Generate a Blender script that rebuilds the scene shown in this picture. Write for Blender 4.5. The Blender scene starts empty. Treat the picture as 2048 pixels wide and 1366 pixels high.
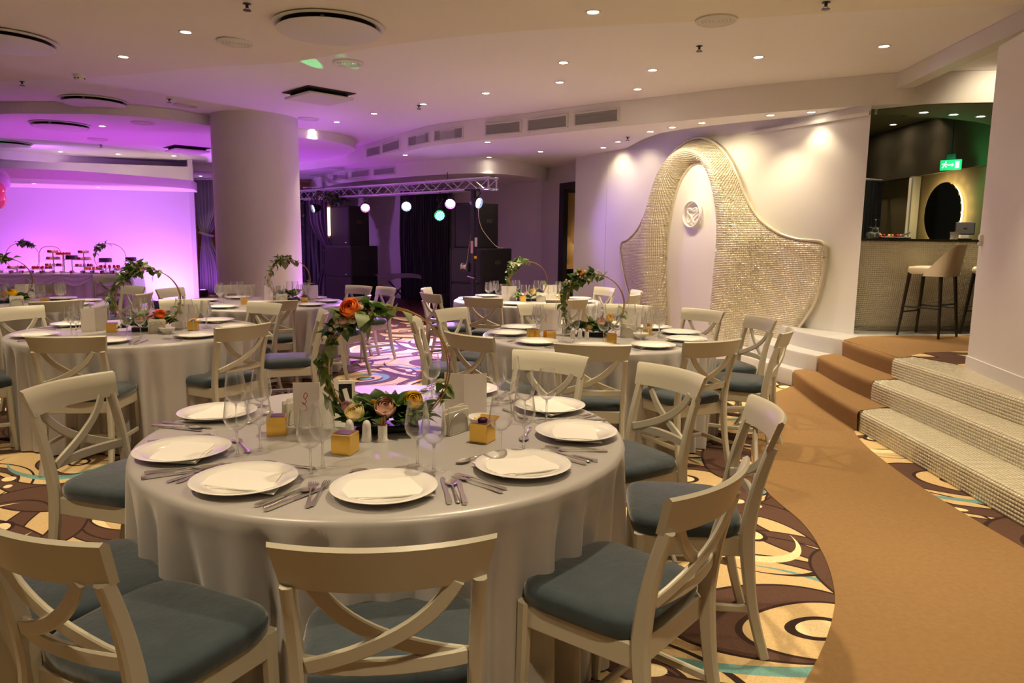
import bpy, math, random
import numpy as np
from mathutils import Vector, Matrix
random.seed(7); rng = np.random.default_rng(7)
S = bpy.context.scene; COL = S.collection; PI = math.pi
sin, cos, R = math.sin, math.cos, math.radians

# ------------------------------------------------------------------ camera, world, exposure
cd = bpy.data.cameras.new('camera'); cam = bpy.data.objects.new('camera', cd); COL.objects.link(cam); S.camera = cam
cd.sensor_width = 36; cd.lens = 1440 / 2048 * 36; cd.clip_start = .05; cd.clip_end = 60
_d = np.array([-117., 10177., 1440.]); _d /= np.linalg.norm(_d)
_f = np.array([0, 0, 1.]) - _d[2] * _d; _f /= np.linalg.norm(_f); _r = np.cross(_d, _f); _u = -_d
cam.matrix_world = Matrix(((_r[0], -_r[1], -_r[2], 0), (_f[0], -_f[1], -_f[2], 0), (_u[0], -_u[1], -_u[2], 1.5), (0, 0, 0, 1)))
W = bpy.data.worlds.new('world'); S.world = W; W.use_nodes = True
W.node_tree.nodes['Background'].inputs[0].default_value = (.9, .75, .6, 1); W.node_tree.nodes['Background'].inputs[1].default_value = .02
S.view_settings.view_transform = 'Standard'; S.view_settings.look = 'None'; S.view_settings.gamma = 1; S.view_settings.use_curve_mapping = False
S.view_settings.exposure = 0.8
cy = S.cycles; cy.use_adaptive_sampling = True; cy.adaptive_threshold = .03; cy.max_bounces = 8; cy.diffuse_bounces = 4; cy.glossy_bounces = 4; cy.transmission_bounces = 6; cy.transparent_max_bounces = 20
cy.caustics_reflective = False; cy.caustics_refractive = False; cy.sample_clamp_indirect = 4.0; cy.sample_clamp_direct = 0
WARM = (1, .80, .51); COOLW = (1, .8, .55)
P_DOWN = 118.0            # watts of each recessed downlight
P_PURPLE = 0.74           # scale of the coloured stage lighting

# ------------------------------------------------------------------ helpers
def mesh(name, V, F, smooth=None):
    me = bpy.data.meshes.new(name); me.from_pydata([tuple(map(float, v)) for v in V], [], [tuple(map(int, f)) for f in F]); me.update()
    if smooth is not None:
        me.polygons.foreach_set('use_smooth', [True] * len(me.polygons))
        if smooth < 180: me.set_sharp_from_angle(angle=R(smooth))
    return me
def link(name, me, m=None, parent=None, loc=None, rz=None):
    o = bpy.data.objects.new(name, me); COL.objects.link(o)
    if m is not None and not me.materials: me.materials.append(m)
    if parent: o.parent = parent
    if loc is not None: o.location = loc
    if rz is not None: o.rotation_euler = (0, 0, rz)
    return o
LABELS = {}
def tag(o, label=None, cat=None, group=None, kind=None):
    if label:
        n = len(label.replace('-', ' - ').split()) if False else len(label.split())
        if not 4 <= n <= 16: print('LABEL LEN', n, label)
        if label in LABELS: print('DUP LABEL', label)
        LABELS[label] = 1; o['label'] = label
    if cat: o['category'] = cat
    if group: o['group'] = group
    if kind: o['kind'] = kind
    return o
def thing(name, label, cat, loc=(0, 0, 0), rz=0, group=None):
    o = bpy.data.objects.new(name, None); COL.objects.link(o); o.location = loc; o.rotation_euler = (0, 0, rz)
    o.empty_display_size = .05
    return tag(o, label, cat, group)
def kids(o): return list(o.children)
def dup(o, loc, rz, label, group=None, parent=None):
    c = o.copy(); COL.objects.link(c)
    if parent is None:
        c.location = loc; c.rotation_euler = (0, 0, rz)
        tag(c, label, None, group)
    else: c.parent = parent
    for k in o.children: dup(k, None, None, None, None, c)
    return c
class MB:
    def __init__(s): s.v = []; s.f = []
    def add(s, V, F):
        n = len(s.v); s.v += [tuple(v) for v in V]; s.f += [tuple(i + n for i in f) for f in F]; return s
    def box(s, c, d, ch=0.0, M=None):
        x, y, z = d[0] / 2, d[1] / 2, d[2] / 2
        if ch <= 0:
            V = [(i * x, j * y, k * z) for i in (-1, 1) for j in (-1, 1) for k in (-1, 1)]
            F = [(0, 1, 3, 2), (4, 6, 7, 5), (0, 4, 5, 1), (2, 3, 7, 6), (0, 2, 6, 4), (1, 5, 7, 3)]
        else:
            V = []; idx = {}
            for i in (-1, 1):
                for j in (-1, 1):
                    for k in (-1, 1):
                        for a in range(3):
                            e = [x - ch, y - ch, z - ch]; e[a] = (x, y, z)[a]
                            idx[i, j, k, a] = len(V); V.append((i * e[0], j * e[1], k * e[2]))
            F = []
            for a in range(3):
                for sg in (-1, 1):
                    b, c2 = (a + 1) % 3, (a + 2) % 3; q = []
                    for p, r in ((-1, -1), (1, -1), (1, 1), (-1, 1)):
                        k = [0, 0, 0]; k[a] = sg; k[b] = p; k[c2] = r; q.append(idx[(*k, a)])
                    F.append(tuple(q if sg > 0 else q[::-1]))
            for a in range(3):
                b, c2 = (a + 1) % 3, (a + 2) % 3
                for p in (-1, 1):
                    for r in (-1, 1):
                        k0 = [0, 0, 0]; k0[a] = -1; k0[b] = p; k0[c2] = r; k1 = list(k0); k1[a] = 1
                        q = [idx[(*k0, b)], idx[(*k1, b)], idx[(*k1, c2)], idx[(*k0, c2)]]
                        F.append(tuple(q if p * r < 0 else q[::-1]))
            for i in (-1, 1):
                for j in (-1, 1):
                    for k in (-1, 1):
                        q = (idx[i, j, k, 0], idx[i, j, k, 1], idx[i, j, k, 2]); F.append(q if i * j * k > 0 else q[::-1])
        if M is not None: V = [tuple(M @ Vector(v)) for v in V]
        return s.add([(v[0] + c[0], v[1] + c[1], v[2] + c[2]) for v in V], F)
    def lathe(s, prof, n=24, c=(0, 0, 0), cap=True):
        V = []; F = []; m = len(prof)
        for r, z in prof:
            for i in range(n): a = 2 * PI * i / n; V.append((c[0] + r * cos(a), c[1] + r * sin(a), c[2] + z))
        for k in range(m - 1):
            for i in range(n): j = (i + 1) % n; F.append((k * n + i, k * n + j, (k + 1) * n + j, (k + 1) * n + i))
        if cap:
            if prof[0][0] > 1e-6: F.append(tuple(range(n))[::-1])
            if prof[-1][0] > 1e-6: F.append(tuple((m - 1) * n + i for i in range(n)))
        return s.add(V, F)
    def sweep(s, path, sec, up=(0, 0, 1), closed=False, scale=None, cap=True):
        """sec: list of (a,b): a along side vector, b along 'up-ish' normal"""
        P = [Vector(p) for p in path]; n = len(P); m = len(sec); V = []; F = []; up = Vector(up)
        for i in range(n):
            t = (P[(i + 1) % n] - P[i - 1]) if closed else (P[min(i + 1, n - 1)] - P[max(i - 1, 0)])
            t.normalize(); sd = t.cross(up)
            if sd.length < 1e-4: sd = t.cross(Vector((1, 0, .01)))
            sd.normalize(); nn = sd.cross(t)
            k = scale[i] if scale else 1
            k = k if isinstance(k, tuple) else (k, k)
            for a, b in sec: V.append(P[i] + sd * a * k[0] + nn * b * k[1])
        for i in range(n if closed else n - 1):
            j = (i + 1) % n
            for q in range(m): w = (q + 1) % m; F.append((i * m + q, i * m + w, j * m + w, j * m + q))
        if cap and not closed: F.append(tuple(range(m))[::-1]); F.append(tuple((n - 1) * m + q for q in range(m)))
        return s.add(V, F)
    def tube(s, path, r, n=8, closed=False, up=(0, 0, 1), scale=None):
        return s.sweep(path, [(r * cos(2 * PI * i / n), r * sin(2 * PI * i / n)) for i in range(n)], up, closed, scale)
    def prism(s, poly, z0, z1, top=True, bottom=True):
        """poly CCW list of (x,y); z0/z1 numbers or callables"""
        n = len(poly); g0 = z0 if callable(z0) else (lambda x, y: z0); g1 = z1 if callable(z1) else (lambda x, y: z1)
        V = [(x, y, g0(x, y)) for x, y in poly] + [(x, y, g1(x, y)) for x, y in poly]
        F = [(i, (i + 1) % n, n + (i + 1) % n, n + i) for i in range(n)]
        if bottom: F.append(tuple(range(n))[::-1])
        if top: F.append(tuple(range(n, 2 * n)))
        return s.add(V, F)
    def grid(s, fn, nu, nv, cu=False):
        V = [fn(i / (nu if cu else nu - 1), j / (nv - 1)) for i in range(nu) for j in range(nv)]; F = []
        for i in range(nu if cu else nu - 1):
            for j in range(nv - 1):
                a = i * nv + j; b = ((i + 1) % nu) * nv + j; F.append((a, b, b + 1, a + 1))
        return s.add(V, F)
    def sphere(s, c, r, n=10, m=6, sc=(1, 1, 1)):
        pr = [(r * sin(PI * k / m), -r * cos(PI * k / m)) for k in range(m + 1)]
        V = []; F = []
        for rr, z in pr:
            for i in range(n): a = 2 * PI * i / n; V.append((c[0] + rr * cos(a) * sc[0], c[1] + rr * sin(a) * sc[1], c[2] + z * sc[2]))
        for k in range(m):
            for i in range(n): j = (i + 1) % n; F.append((k * n + i, k * n + j, (k + 1) * n + j, (k + 1) * n + i))
        return s.add(V, F)
    def mesh(s, name, smooth=None): return mesh(name, s.v, s.f, smooth)
    def obj(s, name, m, parent=None, smooth=35, loc=None, rz=None): return link(name, s.mesh(name, smooth), m, parent, loc, rz)
def rsec(w, h, c=.25):
    a, b = w / 2, h / 2; k = min(a, b) * c * 2 if c < .5 else min(a, b); k = min(w, h) * c
    return [(-a + k, -b), (a - k, -b), (a, -b + k), (a, b - k), (a - k, b), (-a + k, b), (-a, b - k), (-a, -b + k)]
def cr(pts, n=8, closed=False):
    """Catmull-Rom resample"""
    P = [np.array(p, float) for p in pts]; L = len(P); out = []
    for i in range(L if closed else L - 1):
        if closed: a, b, c, d = P[i - 1], P[i], P[(i + 1) % L], P[(i + 2) % L]
        else: a, b, c, d = P[max(i - 1, 0)], P[i], P[i + 1], P[min(i + 2, L - 1)]
        for k in range(n):
            t = k / n; out.append(.5 * (2 * b + (c - a) * t + (2 * a - 5 * b + 4 * c - d) * t * t + (3 * b - a - 3 * c + d) * t ** 3))
    if not closed: out.append(P[-1])
    return [tuple(p) for p in out]
def tiles(name, P, m, parent, h=.003, gap=.86, tilt=.12, mask=None, brick=None):
    """mosaic: P (nu+1,nv+1,3) corner grid -> every cell a raised tile with sides, joined"""
    a, b, c, d = P[:-1, :-1], P[1:, :-1], P[1:, 1:], P[:-1, 1:]
    if mask is None: mask = np.ones(a.shape[:2], bool)
    Q = np.stack([a, b, c, d], 2)[mask]; ct = Q.mean(1, keepdims=True); Q = ct + (Q - ct) * gap
    n = np.cross(Q[:, 2] - Q[:, 0], Q[:, 3] - Q[:, 1]); n /= np.linalg.norm(n, axis=1, keepdims=True) + 1e-12
    k = len(Q); sz = np.linalg.norm(Q[:, 1] - Q[:, 0], axis=1)
    e1 = (Q[:, 1] - Q[:, 0]); tx, ty = rng.normal(0, tilt, (2, k)) * sz[:, None].T * .5
    sg = np.array([[-1, -1], [1, -1], [1, 1], [-1, 1]])
    hh = h + tx[:, None] * sg[None, :, 0] + ty[:, None] * sg[None, :, 1]
    T = Q + n[:, None, :] * np.maximum(hh, .0006)[:, :, None]
    V = np.concatenate([Q, T], 1).reshape(-1, 3); o = np.arange(k)[:, None] * 8
    F = np.concatenate([o + np.array(f) for f in ((4, 5, 6, 7), (0, 1, 5, 4), (1, 2, 6, 5), (2, 3, 7, 6), (3, 0, 4, 7))])
    me = bpy.data.meshes.new(name); me.vertices.add(len(V)); me.vertices.foreach_set('co', V.ravel())
    me.loops.add(len(F) * 4); me.loops.foreach_set('vertex_index', F.ravel().astype(np.int32))
    me.polygons.add(len(F)); me.polygons.foreach_set('loop_start', np.arange(len(F), dtype=np.int32) * 4); me.update(calc_edges=True)
    o = link(name, me, m, parent); o['kind'] = 'stuff'; return o

# ------------------------------------------------------------------ materials
def nm(name):
    m = bpy.data.materials.new(name); m.use_nodes = True; nt = m.node_tree; return m, nt, nt.nodes['Principled BSDF'], nt.nodes.new, nt.links.new
def lin(c): return tuple(((x / 255 + .055) / 1.055) ** 2.4 if x > 10 else x / 255 / 12.92 for x in c)
def mat(name, col, rough=.5, metal=0, bump=0, bscale=60, var=0, vscale=8, sheen=0, coat=0, trans=0, spec=.5, sss=0):
    m, nt, b, N, L = nm(name); col = tuple(col) + (1,) if len(col) == 3 else col
    b.inputs['Base Color'].default_value = col; b.inputs['Roughness'].default_value = rough; b.inputs['Metallic'].default_value = metal
    b.inputs['Specular IOR Level'].default_value = spec
    if sheen: b.inputs['Sheen Weight'].default_value = sheen; b.inputs['Sheen Roughness'].default_value = .4
    if coat: b.inputs['Coat Weight'].default_value = coat; b.inputs['Coat Roughness'].default_value = .08
    if sss: b.inputs['Subsurface Weight'].default_value = sss; b.inputs['Subsurface Radius'].default_value = (.02, .01, .006); b.inputs['Subsurface Scale'].default_value = 1
    if trans: b.inputs['Transmission Weight'].default_value = trans
    if bump or var:
        tc = N('ShaderNodeTexCoord')
    if var:
        nz = N('ShaderNodeTexNoise'); nz.inputs['Scale'].default_value = vscale; nz.inputs['Detail'].default_value = 4
        L(tc.outputs['Object'], nz.inputs['Vector'])
        mx = N('ShaderNodeMix'); mx.data_type = 'RGBA'; mx.inputs[6].default_value = tuple(max(0, c * (1 - var)) for c in col[:3]) + (1,)
        mx.inputs[7].default_value = tuple(min(1, c * (1 + var)) for c in col[:3]) + (1,)
        L(nz.outputs['Fac'], mx.inputs[0]); L(mx.outputs[2], b.inputs['Base Color'])
    if bump:
        nb = N('ShaderNodeTexNoise'); nb.inputs['Scale'].default_value = bscale; nb.inputs['Detail'].default_value = 3
        L(tc.outputs['Object'], nb.inputs['Vector'])
        bp = N('ShaderNodeBump'); bp.inputs['Strength'].default_value = bump; bp.inputs['Distance'].default_value = .01
        L(nb.outputs['Fac'], bp.inputs['Height']); L(bp.outputs[0], b.inputs['Normal'])
    return m
def emit(name, col, s):
    m, nt, b, N, L = nm(name); b.inputs['Base Color'].default_value = (.02, .02, .02, 1)
    b.inputs['Emission Color'].default_value = (*col, 1); b.inputs['Emission Strength'].default_value = s; return m
def thin(name, col, tr=.4, rough=.5, var=.1, vscale=40, gloss=.06):
    m, nt, b, N, L = nm(name); out = nt.nodes['Material Output']; nt.nodes.remove(b)
    d = N('ShaderNodeBsdfDiffuse'); t = N('ShaderNodeBsdfTranslucent'); g = N('ShaderNodeBsdfGlossy'); g.inputs['Roughness'].default_value = rough; g.inputs[0].default_value = (.9, .9, .9, 1)
    tc = N('ShaderNodeTexCoord'); nz = N('ShaderNodeTexNoise'); nz.inputs['Scale'].default_value = vscale; L(tc.outputs['Object'], nz.inputs['Vector'])
    c = N('ShaderNodeMix'); c.data_type = 'RGBA'; c.inputs[6].default_value = tuple(x * (1 - var) for x in col) + (1,); c.inputs[7].default_value = tuple(min(1, x * (1 + var)) for x in col) + (1,); L(nz.outputs['Fac'], c.inputs[0])
    L(c.outputs[2], d.inputs[0]); L(c.outputs[2], t.inputs[0]); a = N('ShaderNodeMixShader'); a.inputs[0].default_value = tr; L(d.outputs[0], a.inputs[1]); L(t.outputs[0], a.inputs[2])
    e = N('ShaderNodeMixShader'); e.inputs[0].default_value = gloss; L(a.outputs[0], e.inputs[1]); L(g.outputs[0], e.inputs[2]); L(e.outputs[0], out.inputs[0]); return m
def glassmat(name, solid=0):
    m, nt, b, N, L = nm(name); nt.nodes.remove(b); out = nt.nodes['Material Output']
    df = N('ShaderNodeBsdfDiffuse'); df.inputs[0].default_value = (.9, .9, .88, 1); ge = N('ShaderNodeMixShader'); ge.inputs[0].default_value = .22  # bright edge light of the glass mixed in as white diffuse colour
    tr = N('ShaderNodeBsdfTransparent'); tr.inputs[0].default_value = (.994, .995, .994, 1)
    gl = N('ShaderNodeBsdfGlossy'); gl.inputs['Roughness'].default_value = .03
    lw = N('ShaderNodeLayerWeight'); lw.inputs['Blend'].default_value = .5; pw_ = N('ShaderNodeMath'); pw_.operation = 'POWER'; pw_.inputs[1].default_value = 2.4; L(lw.outputs['Facing'], pw_.inputs[0])
    ma = N('ShaderNodeMath'); ma.operation = 'MULTIPLY_ADD'; ma.inputs[1].default_value = .8; ma.inputs[2].default_value = .05; L(pw_.outputs[0], ma.inputs[0]); mx = N('ShaderNodeMixShader'); L(ma.outputs[0], mx.inputs[0])
    L(tr.outputs[0], mx.inputs[1]); L(gl.outputs[0], ge.inputs[1]); L(df.outputs[0], ge.inputs[2]); L(ge.outputs[0], mx.inputs[2])
    if not solid: L(mx.outputs[0], out.inputs[0]); return m
    rf = N('ShaderNodeBsdfGlass'); rf.inputs['IOR'].default_value = 1.42; rf.inputs['Roughness'].default_value = 0; hm = N('ShaderNodeMixShader'); hm.inputs[0].default_value = solid; L(mx.outputs[0], hm.inputs[1]); L(rf.outputs[0], hm.inputs[2]); L(hm.outputs[0], out.inputs[0]); return m
def carpet_pattern():
    m, nt, b, N, L = nm('swirl_carpet'); b.inputs['Roughness'].default_value = .95; b.inputs['Specular IOR Level'].default_value = .1
    tc = N('ShaderNodeTexCoord'); sc = N('ShaderNodeVectorMath'); sc.operation = 'SCALE'; sc.inputs['Scale'].default_value = 1 / 1.9
    L(tc.outputs['Object'], sc.inputs[0])
    # slight domain warp so the arcs run like drawn swirls
    nz = N('ShaderNodeTexNoise'); nz.inputs['Scale'].default_value = 1.1; nz.inputs['Detail'].default_value = 0; L(sc.outputs[0], nz.inputs['Vector'])
    ma = N('ShaderNodeVectorMath'); ma.operation = 'MULTIPLY_ADD'; ma.inputs[1].default_value = (.5, .5, 0); L(nz.outputs['Color'], ma.inputs[0]); L(sc.outputs[0], ma.inputs[2])
    src = ma.outputs[0]
    BE = lin((206, 178, 132)); BR = lin((92, 68, 58)); DK = lin((58, 42, 38)); TE = lin((112, 156, 152)); CR = lin((234, 212, 168))
    state = {'c': None}
    base = N('ShaderNodeRGB'); base.outputs[0].default_value = (*BE, 1); state['c'] = base.outputs[0]
    def M(op, a, v):
        n = N('ShaderNodeMath'); n.operation = op; L(a, n.inputs[0])
        if isinstance(v, (int, float)): n.inputs[1].default_value = v
        else: L(v, n.inputs[1])
        return n.outputs[0]
    def centre(c):
        s = N('ShaderNodeVectorMath'); s.operation = 'SUBTRACT'; s.inputs[1].default_value = (*c, 0); L(src, s.inputs[0])
        w = N('ShaderNodeVectorMath'); w.operation = 'WRAP'; w.inputs[1].default_value = (.5, .5, .5); w.inputs[2].default_value = (-.5, -.5, -.5); L(s.outputs[0], w.inputs[0])
        f = N('ShaderNodeVectorMath'); f.operation = 'MULTIPLY'; f.inputs[1].default_value = (1, 1, 0); L(w.outputs[0], f.inputs[0]); return f.outputs[0]
    def dist(q, o=(0, 0)):
        d = N('ShaderNodeVectorMath'); d.operation = 'DISTANCE'; d.inputs[1].default_value = (*o, 0); L(q, d.inputs[0]); return d.outputs['Value']
    def paint(mask, col):
        x = N('ShaderNodeMix'); x.data_type = 'RGBA'; L(mask, x.inputs[0]); L(state['c'], x.inputs[6]); x.inputs[7].default_value = (*col, 1); state['c'] = x.outputs[2]
    def moon(c, r1, off, r2, col, edge=None):
        q = centre(c); d1 = dist(q); d2 = dist(q, off); hole = M('GREATER_THAN', d2, r2)
        if edge: paint(M('MULTIPLY', M('LESS_THAN', d1, r1 + edge), M('GREATER_THAN', d2, r2 - edge)), DK)
        paint(M('MULTIPLY', M('LESS_THAN', d1, r1), hole), col); return q, d1
    def disc(c, r, col, ring=0):
        d = dist(centre(c))
        if ring: paint(M('LESS_THAN', d, r + ring), DK)
        paint(M('LESS_THAN', d, r), col)
    moon((.28, .30), .44, (.03, .03), .405, BR, .008)
    moon((.33, .38), .30, (.055, -.02), .255, BR, .008)
    moon((.36, .36), .235, (.022, .012), .222, CR)
    moon((.30, .33), .20, (-.05, .04), .155, BR, .008)
    moon((.32, .34), .13, (-.02, -.025), .115, TE)
    moon((.80, .74), .46, (-.05, .02), .42, BR, .008)
    moon((.76, .70), .33, (-.05, .04), .285, BR, .008)
    moon((.72, .74), .24, (-.02, .02), .222, TE)
    moon((.76, .72), .16, (.04, -.03), .125, BR, .008)
    moon((.86, .20), .27, (-.03, -.06), .215, BR, .008)
    moon((.82, .16), .17, (.015, .02), .156, CR)
    moon((.12, .84), .24, (.06, .04), .185, BR, .008)
    for c, r, col, ring in (((.57, .50), .026, CR, 0), ((.53, .44), .018, CR, 0), ((.61, .43), .016, CR, 0), ((.31, .33), .036, TE, .016), ((.78, .70), .036, CR, .014),
                            ((.03, .55), .03, TE, .014), ((.93, .45), .022, CR, 0), ((.99, .40), .016, CR, 0), ((.13, .86), .034, TE, .014), ((.50, .96), .024, CR, .012), ((.86, .16), .034, CR, .014)):
        disc(c, r, col, ring)
    wv = N('ShaderNodeTexVoronoi'); wv.inputs['Scale'].default_value = 110; L(tc.outputs['Object'], wv.inputs['Vector'])
    hs = N('ShaderNodeMix'); hs.data_type = 'RGBA'; hs.blend_type = 'MULTIPLY'; hs.inputs[0].default_value = .28; L(state['c'], hs.inputs[6]); L(wv.outputs['Distance'], hs.inputs[7])
    mr = N('ShaderNodeMapRange'); mr.inputs['From Max'].default_value = .7; mr.inputs['To Min'].default_value = .55; mr.inputs['To Max'].default_value = 1.25; L(wv.outputs['Distance'], mr.inputs['Value']); L(mr.outputs[0], hs.inputs[7])
    L(hs.outputs[2], b.inputs['Base Color']); return m

M_WALL = mat('white_wall_paint', (.69, .675, .635), .6, bump=.03, bscale=140)
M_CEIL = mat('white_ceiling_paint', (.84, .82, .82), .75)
M_CEIL2 = mat('ceiling_warm_light_tint', (.80, .75, .66), .75)  # slab kept warmer and darker: violet-light contrast lies in the two colours
M_CARPET = carpet_pattern()
M_TAN = mat('tan_carpet', lin((152, 120, 82)), .95, bump=.6, bscale=350, var=.16, vscale=40, spec=.1)
M_RED = mat('dark_red_stage_floor', lin((92, 44, 46)), .5, var=.2)
M_CLOTH = mat('grey_satin_cloth', lin((176, 172, 170)), .34, bump=.04, bscale=300, sheen=.3, spec=.7)
M_WCLOTH = mat('white_table_cloth', lin((225, 222, 225)), .6, sheen=.3)
M_CHAIR = mat('pale_grey_green_paint', lin((190, 184, 166)), .38, bump=.02, bscale=200, spec=.4)
M_VEL = mat('slate_blue_velvet', lin((56, 66, 73)), .75, bump=.25, bscale=28, var=.28, vscale=14, sheen=.6, spec=.2)
M_CHINA = mat('white_china', (.86, .84, .8), .12, coat=.5)
M_NAP = mat('white_linen', (.86, .83, .79), .8, bump=.15, bscale=220)
M_STEEL = mat('polished_steel', (.74, .72, .66), .27, 1)
M_GLASS = glassmat('clear_glass'); M_GLASS2 = glassmat('solid_clear_glass', .6)
M_GOLD = mat('gold_foil_card', lin((244, 200, 98)), .2, .85, bump=.06, bscale=40)
M_GOLDLID = mat('lid_foil_violet_reflection', lin((128, 96, 128)), .25, .6)  # violet in the lid colour stands for reflected purple hall light
M_BRASS = mat('brass_hoop', lin((206, 160, 90)), .28, 1)
M_PAPER = thin('cream_paper', (.92, .89, .81), .45, .6, .02, 20, .02)
M_PRINT = mat('red_menu_print', lin((196, 96, 96)), .7)
M_LEAF = [thin('leaf_green_dark', lin((72, 104, 46)), .3, .35, .3, 12, .06), thin('leaf_green_mid', lin((108, 138, 60)), .35, .4, .3, 12, .06), thin('leaf_green_grey', lin((150, 162, 112)), .35, .5, .2, 12, .04)]
M_ROSE = {k: thin('petal_' + k, lin(c), .45, .5, .06, 40, .03) for k, c in dict(cream=(252, 236, 182), pink=(255, 214, 198), yellow=(255, 214, 40), orange=(252, 150, 72), white=(240, 232, 210), red=(214, 40, 60), plum=(90, 30, 90), blush=(236, 190, 200)).items()}
M_TRAY = mat('dark_flower_tray', (.02, .025, .02), .35)
M_CURT = mat('grey_curtain', lin((118, 108, 122)), .8, sheen=.3)
M_DCURT = mat('charcoal_curtain', lin((58, 56, 66)), .85, sheen=.2)
M_BLACK = mat('black_speaker_paint', (.018, .017, .02), .5, bump=.1, bscale=300)
M_GRILLE = mat('black_mesh_grille', (.03, .028, .033), .65, bump=.5, bscale=700)
M_ALU = mat('aluminium_truss', (.75, .75, .77), .3, .7)
M_DKMETAL = mat('dark_metal', (.06, .06, .065), .4, .8)
M_TILE = mat('pearl_mosaic_tile', lin((214, 206, 182)), .13, .25, var=.1, vscale=60, coat=.8)
M_TILEB = mat('cream_mosaic_tile', lin((220, 213, 190)), .16, .08, var=.12, vscale=70, coat=.5)
M_GROUT = mat('grey_grout', lin((168, 160, 138)), .8)
M_WSTEP = mat('white_mosaic_step', (.55, .54, .525), .3, bump=.3, bscale=160)
M_WPANEL = mat('white_lacquer_panel', (.8, .78, .75), .45)
M_WOOD = mat('oak_plank', lin((176, 128, 78)), .5, var=.2, vscale=6)
M_DWOOD = mat('black_brown_wood', (.022, .016, .014), .4)
M_LEATHER = mat('cream_leather', lin((236, 224, 202)), .5, bump=.06, bscale=150)
M_TUFT = mat('beige_tufted_leather', lin((206, 164, 104)), .45, bump=.05, bscale=90)
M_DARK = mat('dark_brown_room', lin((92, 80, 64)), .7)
M_BARC = mat('bar_shade_brown', lin((104, 92, 72)), .8)  # dark brown carries the shade of the unlit bar ceiling
M_BARTOP = mat('dark_stone_top', (.03, .025, .02), .15)
M_VENT = mat('grey_vent_louvre', (.42, .42, .4), .6)
M_VENTF = mat('vent_frame_white', (.7, .7, .67), .5)
M_DIFF = mat('diffuser_white_metal', (.7, .69, .66), .5)
M_SHADOW = mat('dark_gap', (.05, .04, .035), .9)
M_LAMP = emit('downlight_lens', (1, .84, .62), 30)
M_MIRROR = mat('black_mirror', (.012, .011, .01), .08)
M_HALO = emit('mirror_backlight', (1, .74, .32), 3)
M_EXIT = emit('exit_sign_green', (.01, .6, .16), .75); M_EXITW = emit('exit_sign_white', (.6, 1, .7), 1.3)
M_STRIP = emit('warm_light_strip', (1, .62, .42), 2.2)
def par_mat(n, c, s): return emit('led_' + n, c, s)

# ------------------------------------------------------------------ lights of the room
def spot(name, loc, to, e, col, ang, blend=.5, r=.04, parent=None):
    l = bpy.data.lights.new(name, 'SPOT'); l.energy = e; l.color = col; l.spot_size = R(ang); l.spot_blend = blend; l.shadow_soft_size = r
    o = bpy.data.objects.new(name, l); COL.objects.link(o); o.location = loc
    o.rotation_euler = (Vector(to) - Vector(loc)).to_track_quat('-Z', 'Y').to_euler()
    if parent: o.parent = parent
    return o
PURP = (.42, .06, 1.0); MAGE = (.75, .05, 1.0); BLUE = (.25, .3, 1.0)

# ------------------------------------------------------------------ floor, platform
def struct(o, label=None): o['kind'] = 'structure'; 
def S_(o, label=None):
    o['kind'] = 'structure'
    if label: o['label'] = label
    return o
fl = MB().prism([(-12, -4), (9.5, -4), (9.5, 21), (-12, 21)], -.1, 0).obj('floor', M_CARPET, None, None); S_(fl, 'beige carpet floor with brown and teal swirl pattern')
pathL = cr([(-4.2, -3.9), (-2.2, -1.6), (-.6, .3), (.35, 1.45), (1.02, 2.29), (1.31, 2.73), (1.45, 3.05), (1.54, 3.4), (1.58, 3.74), (1.56, 4.2), (1.66, 4.8), (2.05, 5.9), (2.5, 6.9), (3.03, 7.54)], 6)
pathR = cr([(2.80, 5.74), (2.72, 5.5), (2.64, 5.13), (2.57, 4.52), (2.555, 3.98), (2.57, 3.42), (2.62, 2.6), (2.7, 1.4), (2.8, -3.9)], 6)
MB().prism(pathL + pathR, .0005, .004).obj('carpet_runner', M_TAN, fl, None)
MB().prism([(-5.2, 15.1), (-2.24, 13.8), (-1.44, 13.45), (.6, 12.8), (1.2, 15), (-5, 21), (-8, 20)], .0005, .02).obj('stage_floor', M_RED, fl, None)

A6 = 1 / 6
pt = MB()
pt.prism([(3.42, 2.2), (9.5, 2.2), (9.5, 13.4), (4.0, 13.4), (3.9, 8.0), (3.6, 8.2), (3.46, 7.46), (3.42, 6.3)], 0, .498)
plat = pt.obj('floor.001', M_WSTEP, None, None); S_(plat, 'raised bar platform behind the steps')
MB().prism([(3.46, 7.44), (3.42, 6.3), (3.60, 6.4), (3.86, 6.62), (5.2, 6.9), (8, 7.0), (8, 8.0), (5.2, 7.95), (4.2, 7.85), (3.75, 7.72)], .4985, .5062).obj('carpet_runner', M_TAN, plat, None)
MB().prism([(3.86, 6.62), (3.60, 6.42), (3.66, 6.2), (3.74, 6.0), (3.72, 5.0), (8, 5), (8, 7.0), (5.2, 6.9)], .4985, .5065).obj('swirl_carpet', M_CARPET, plat, None)
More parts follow.
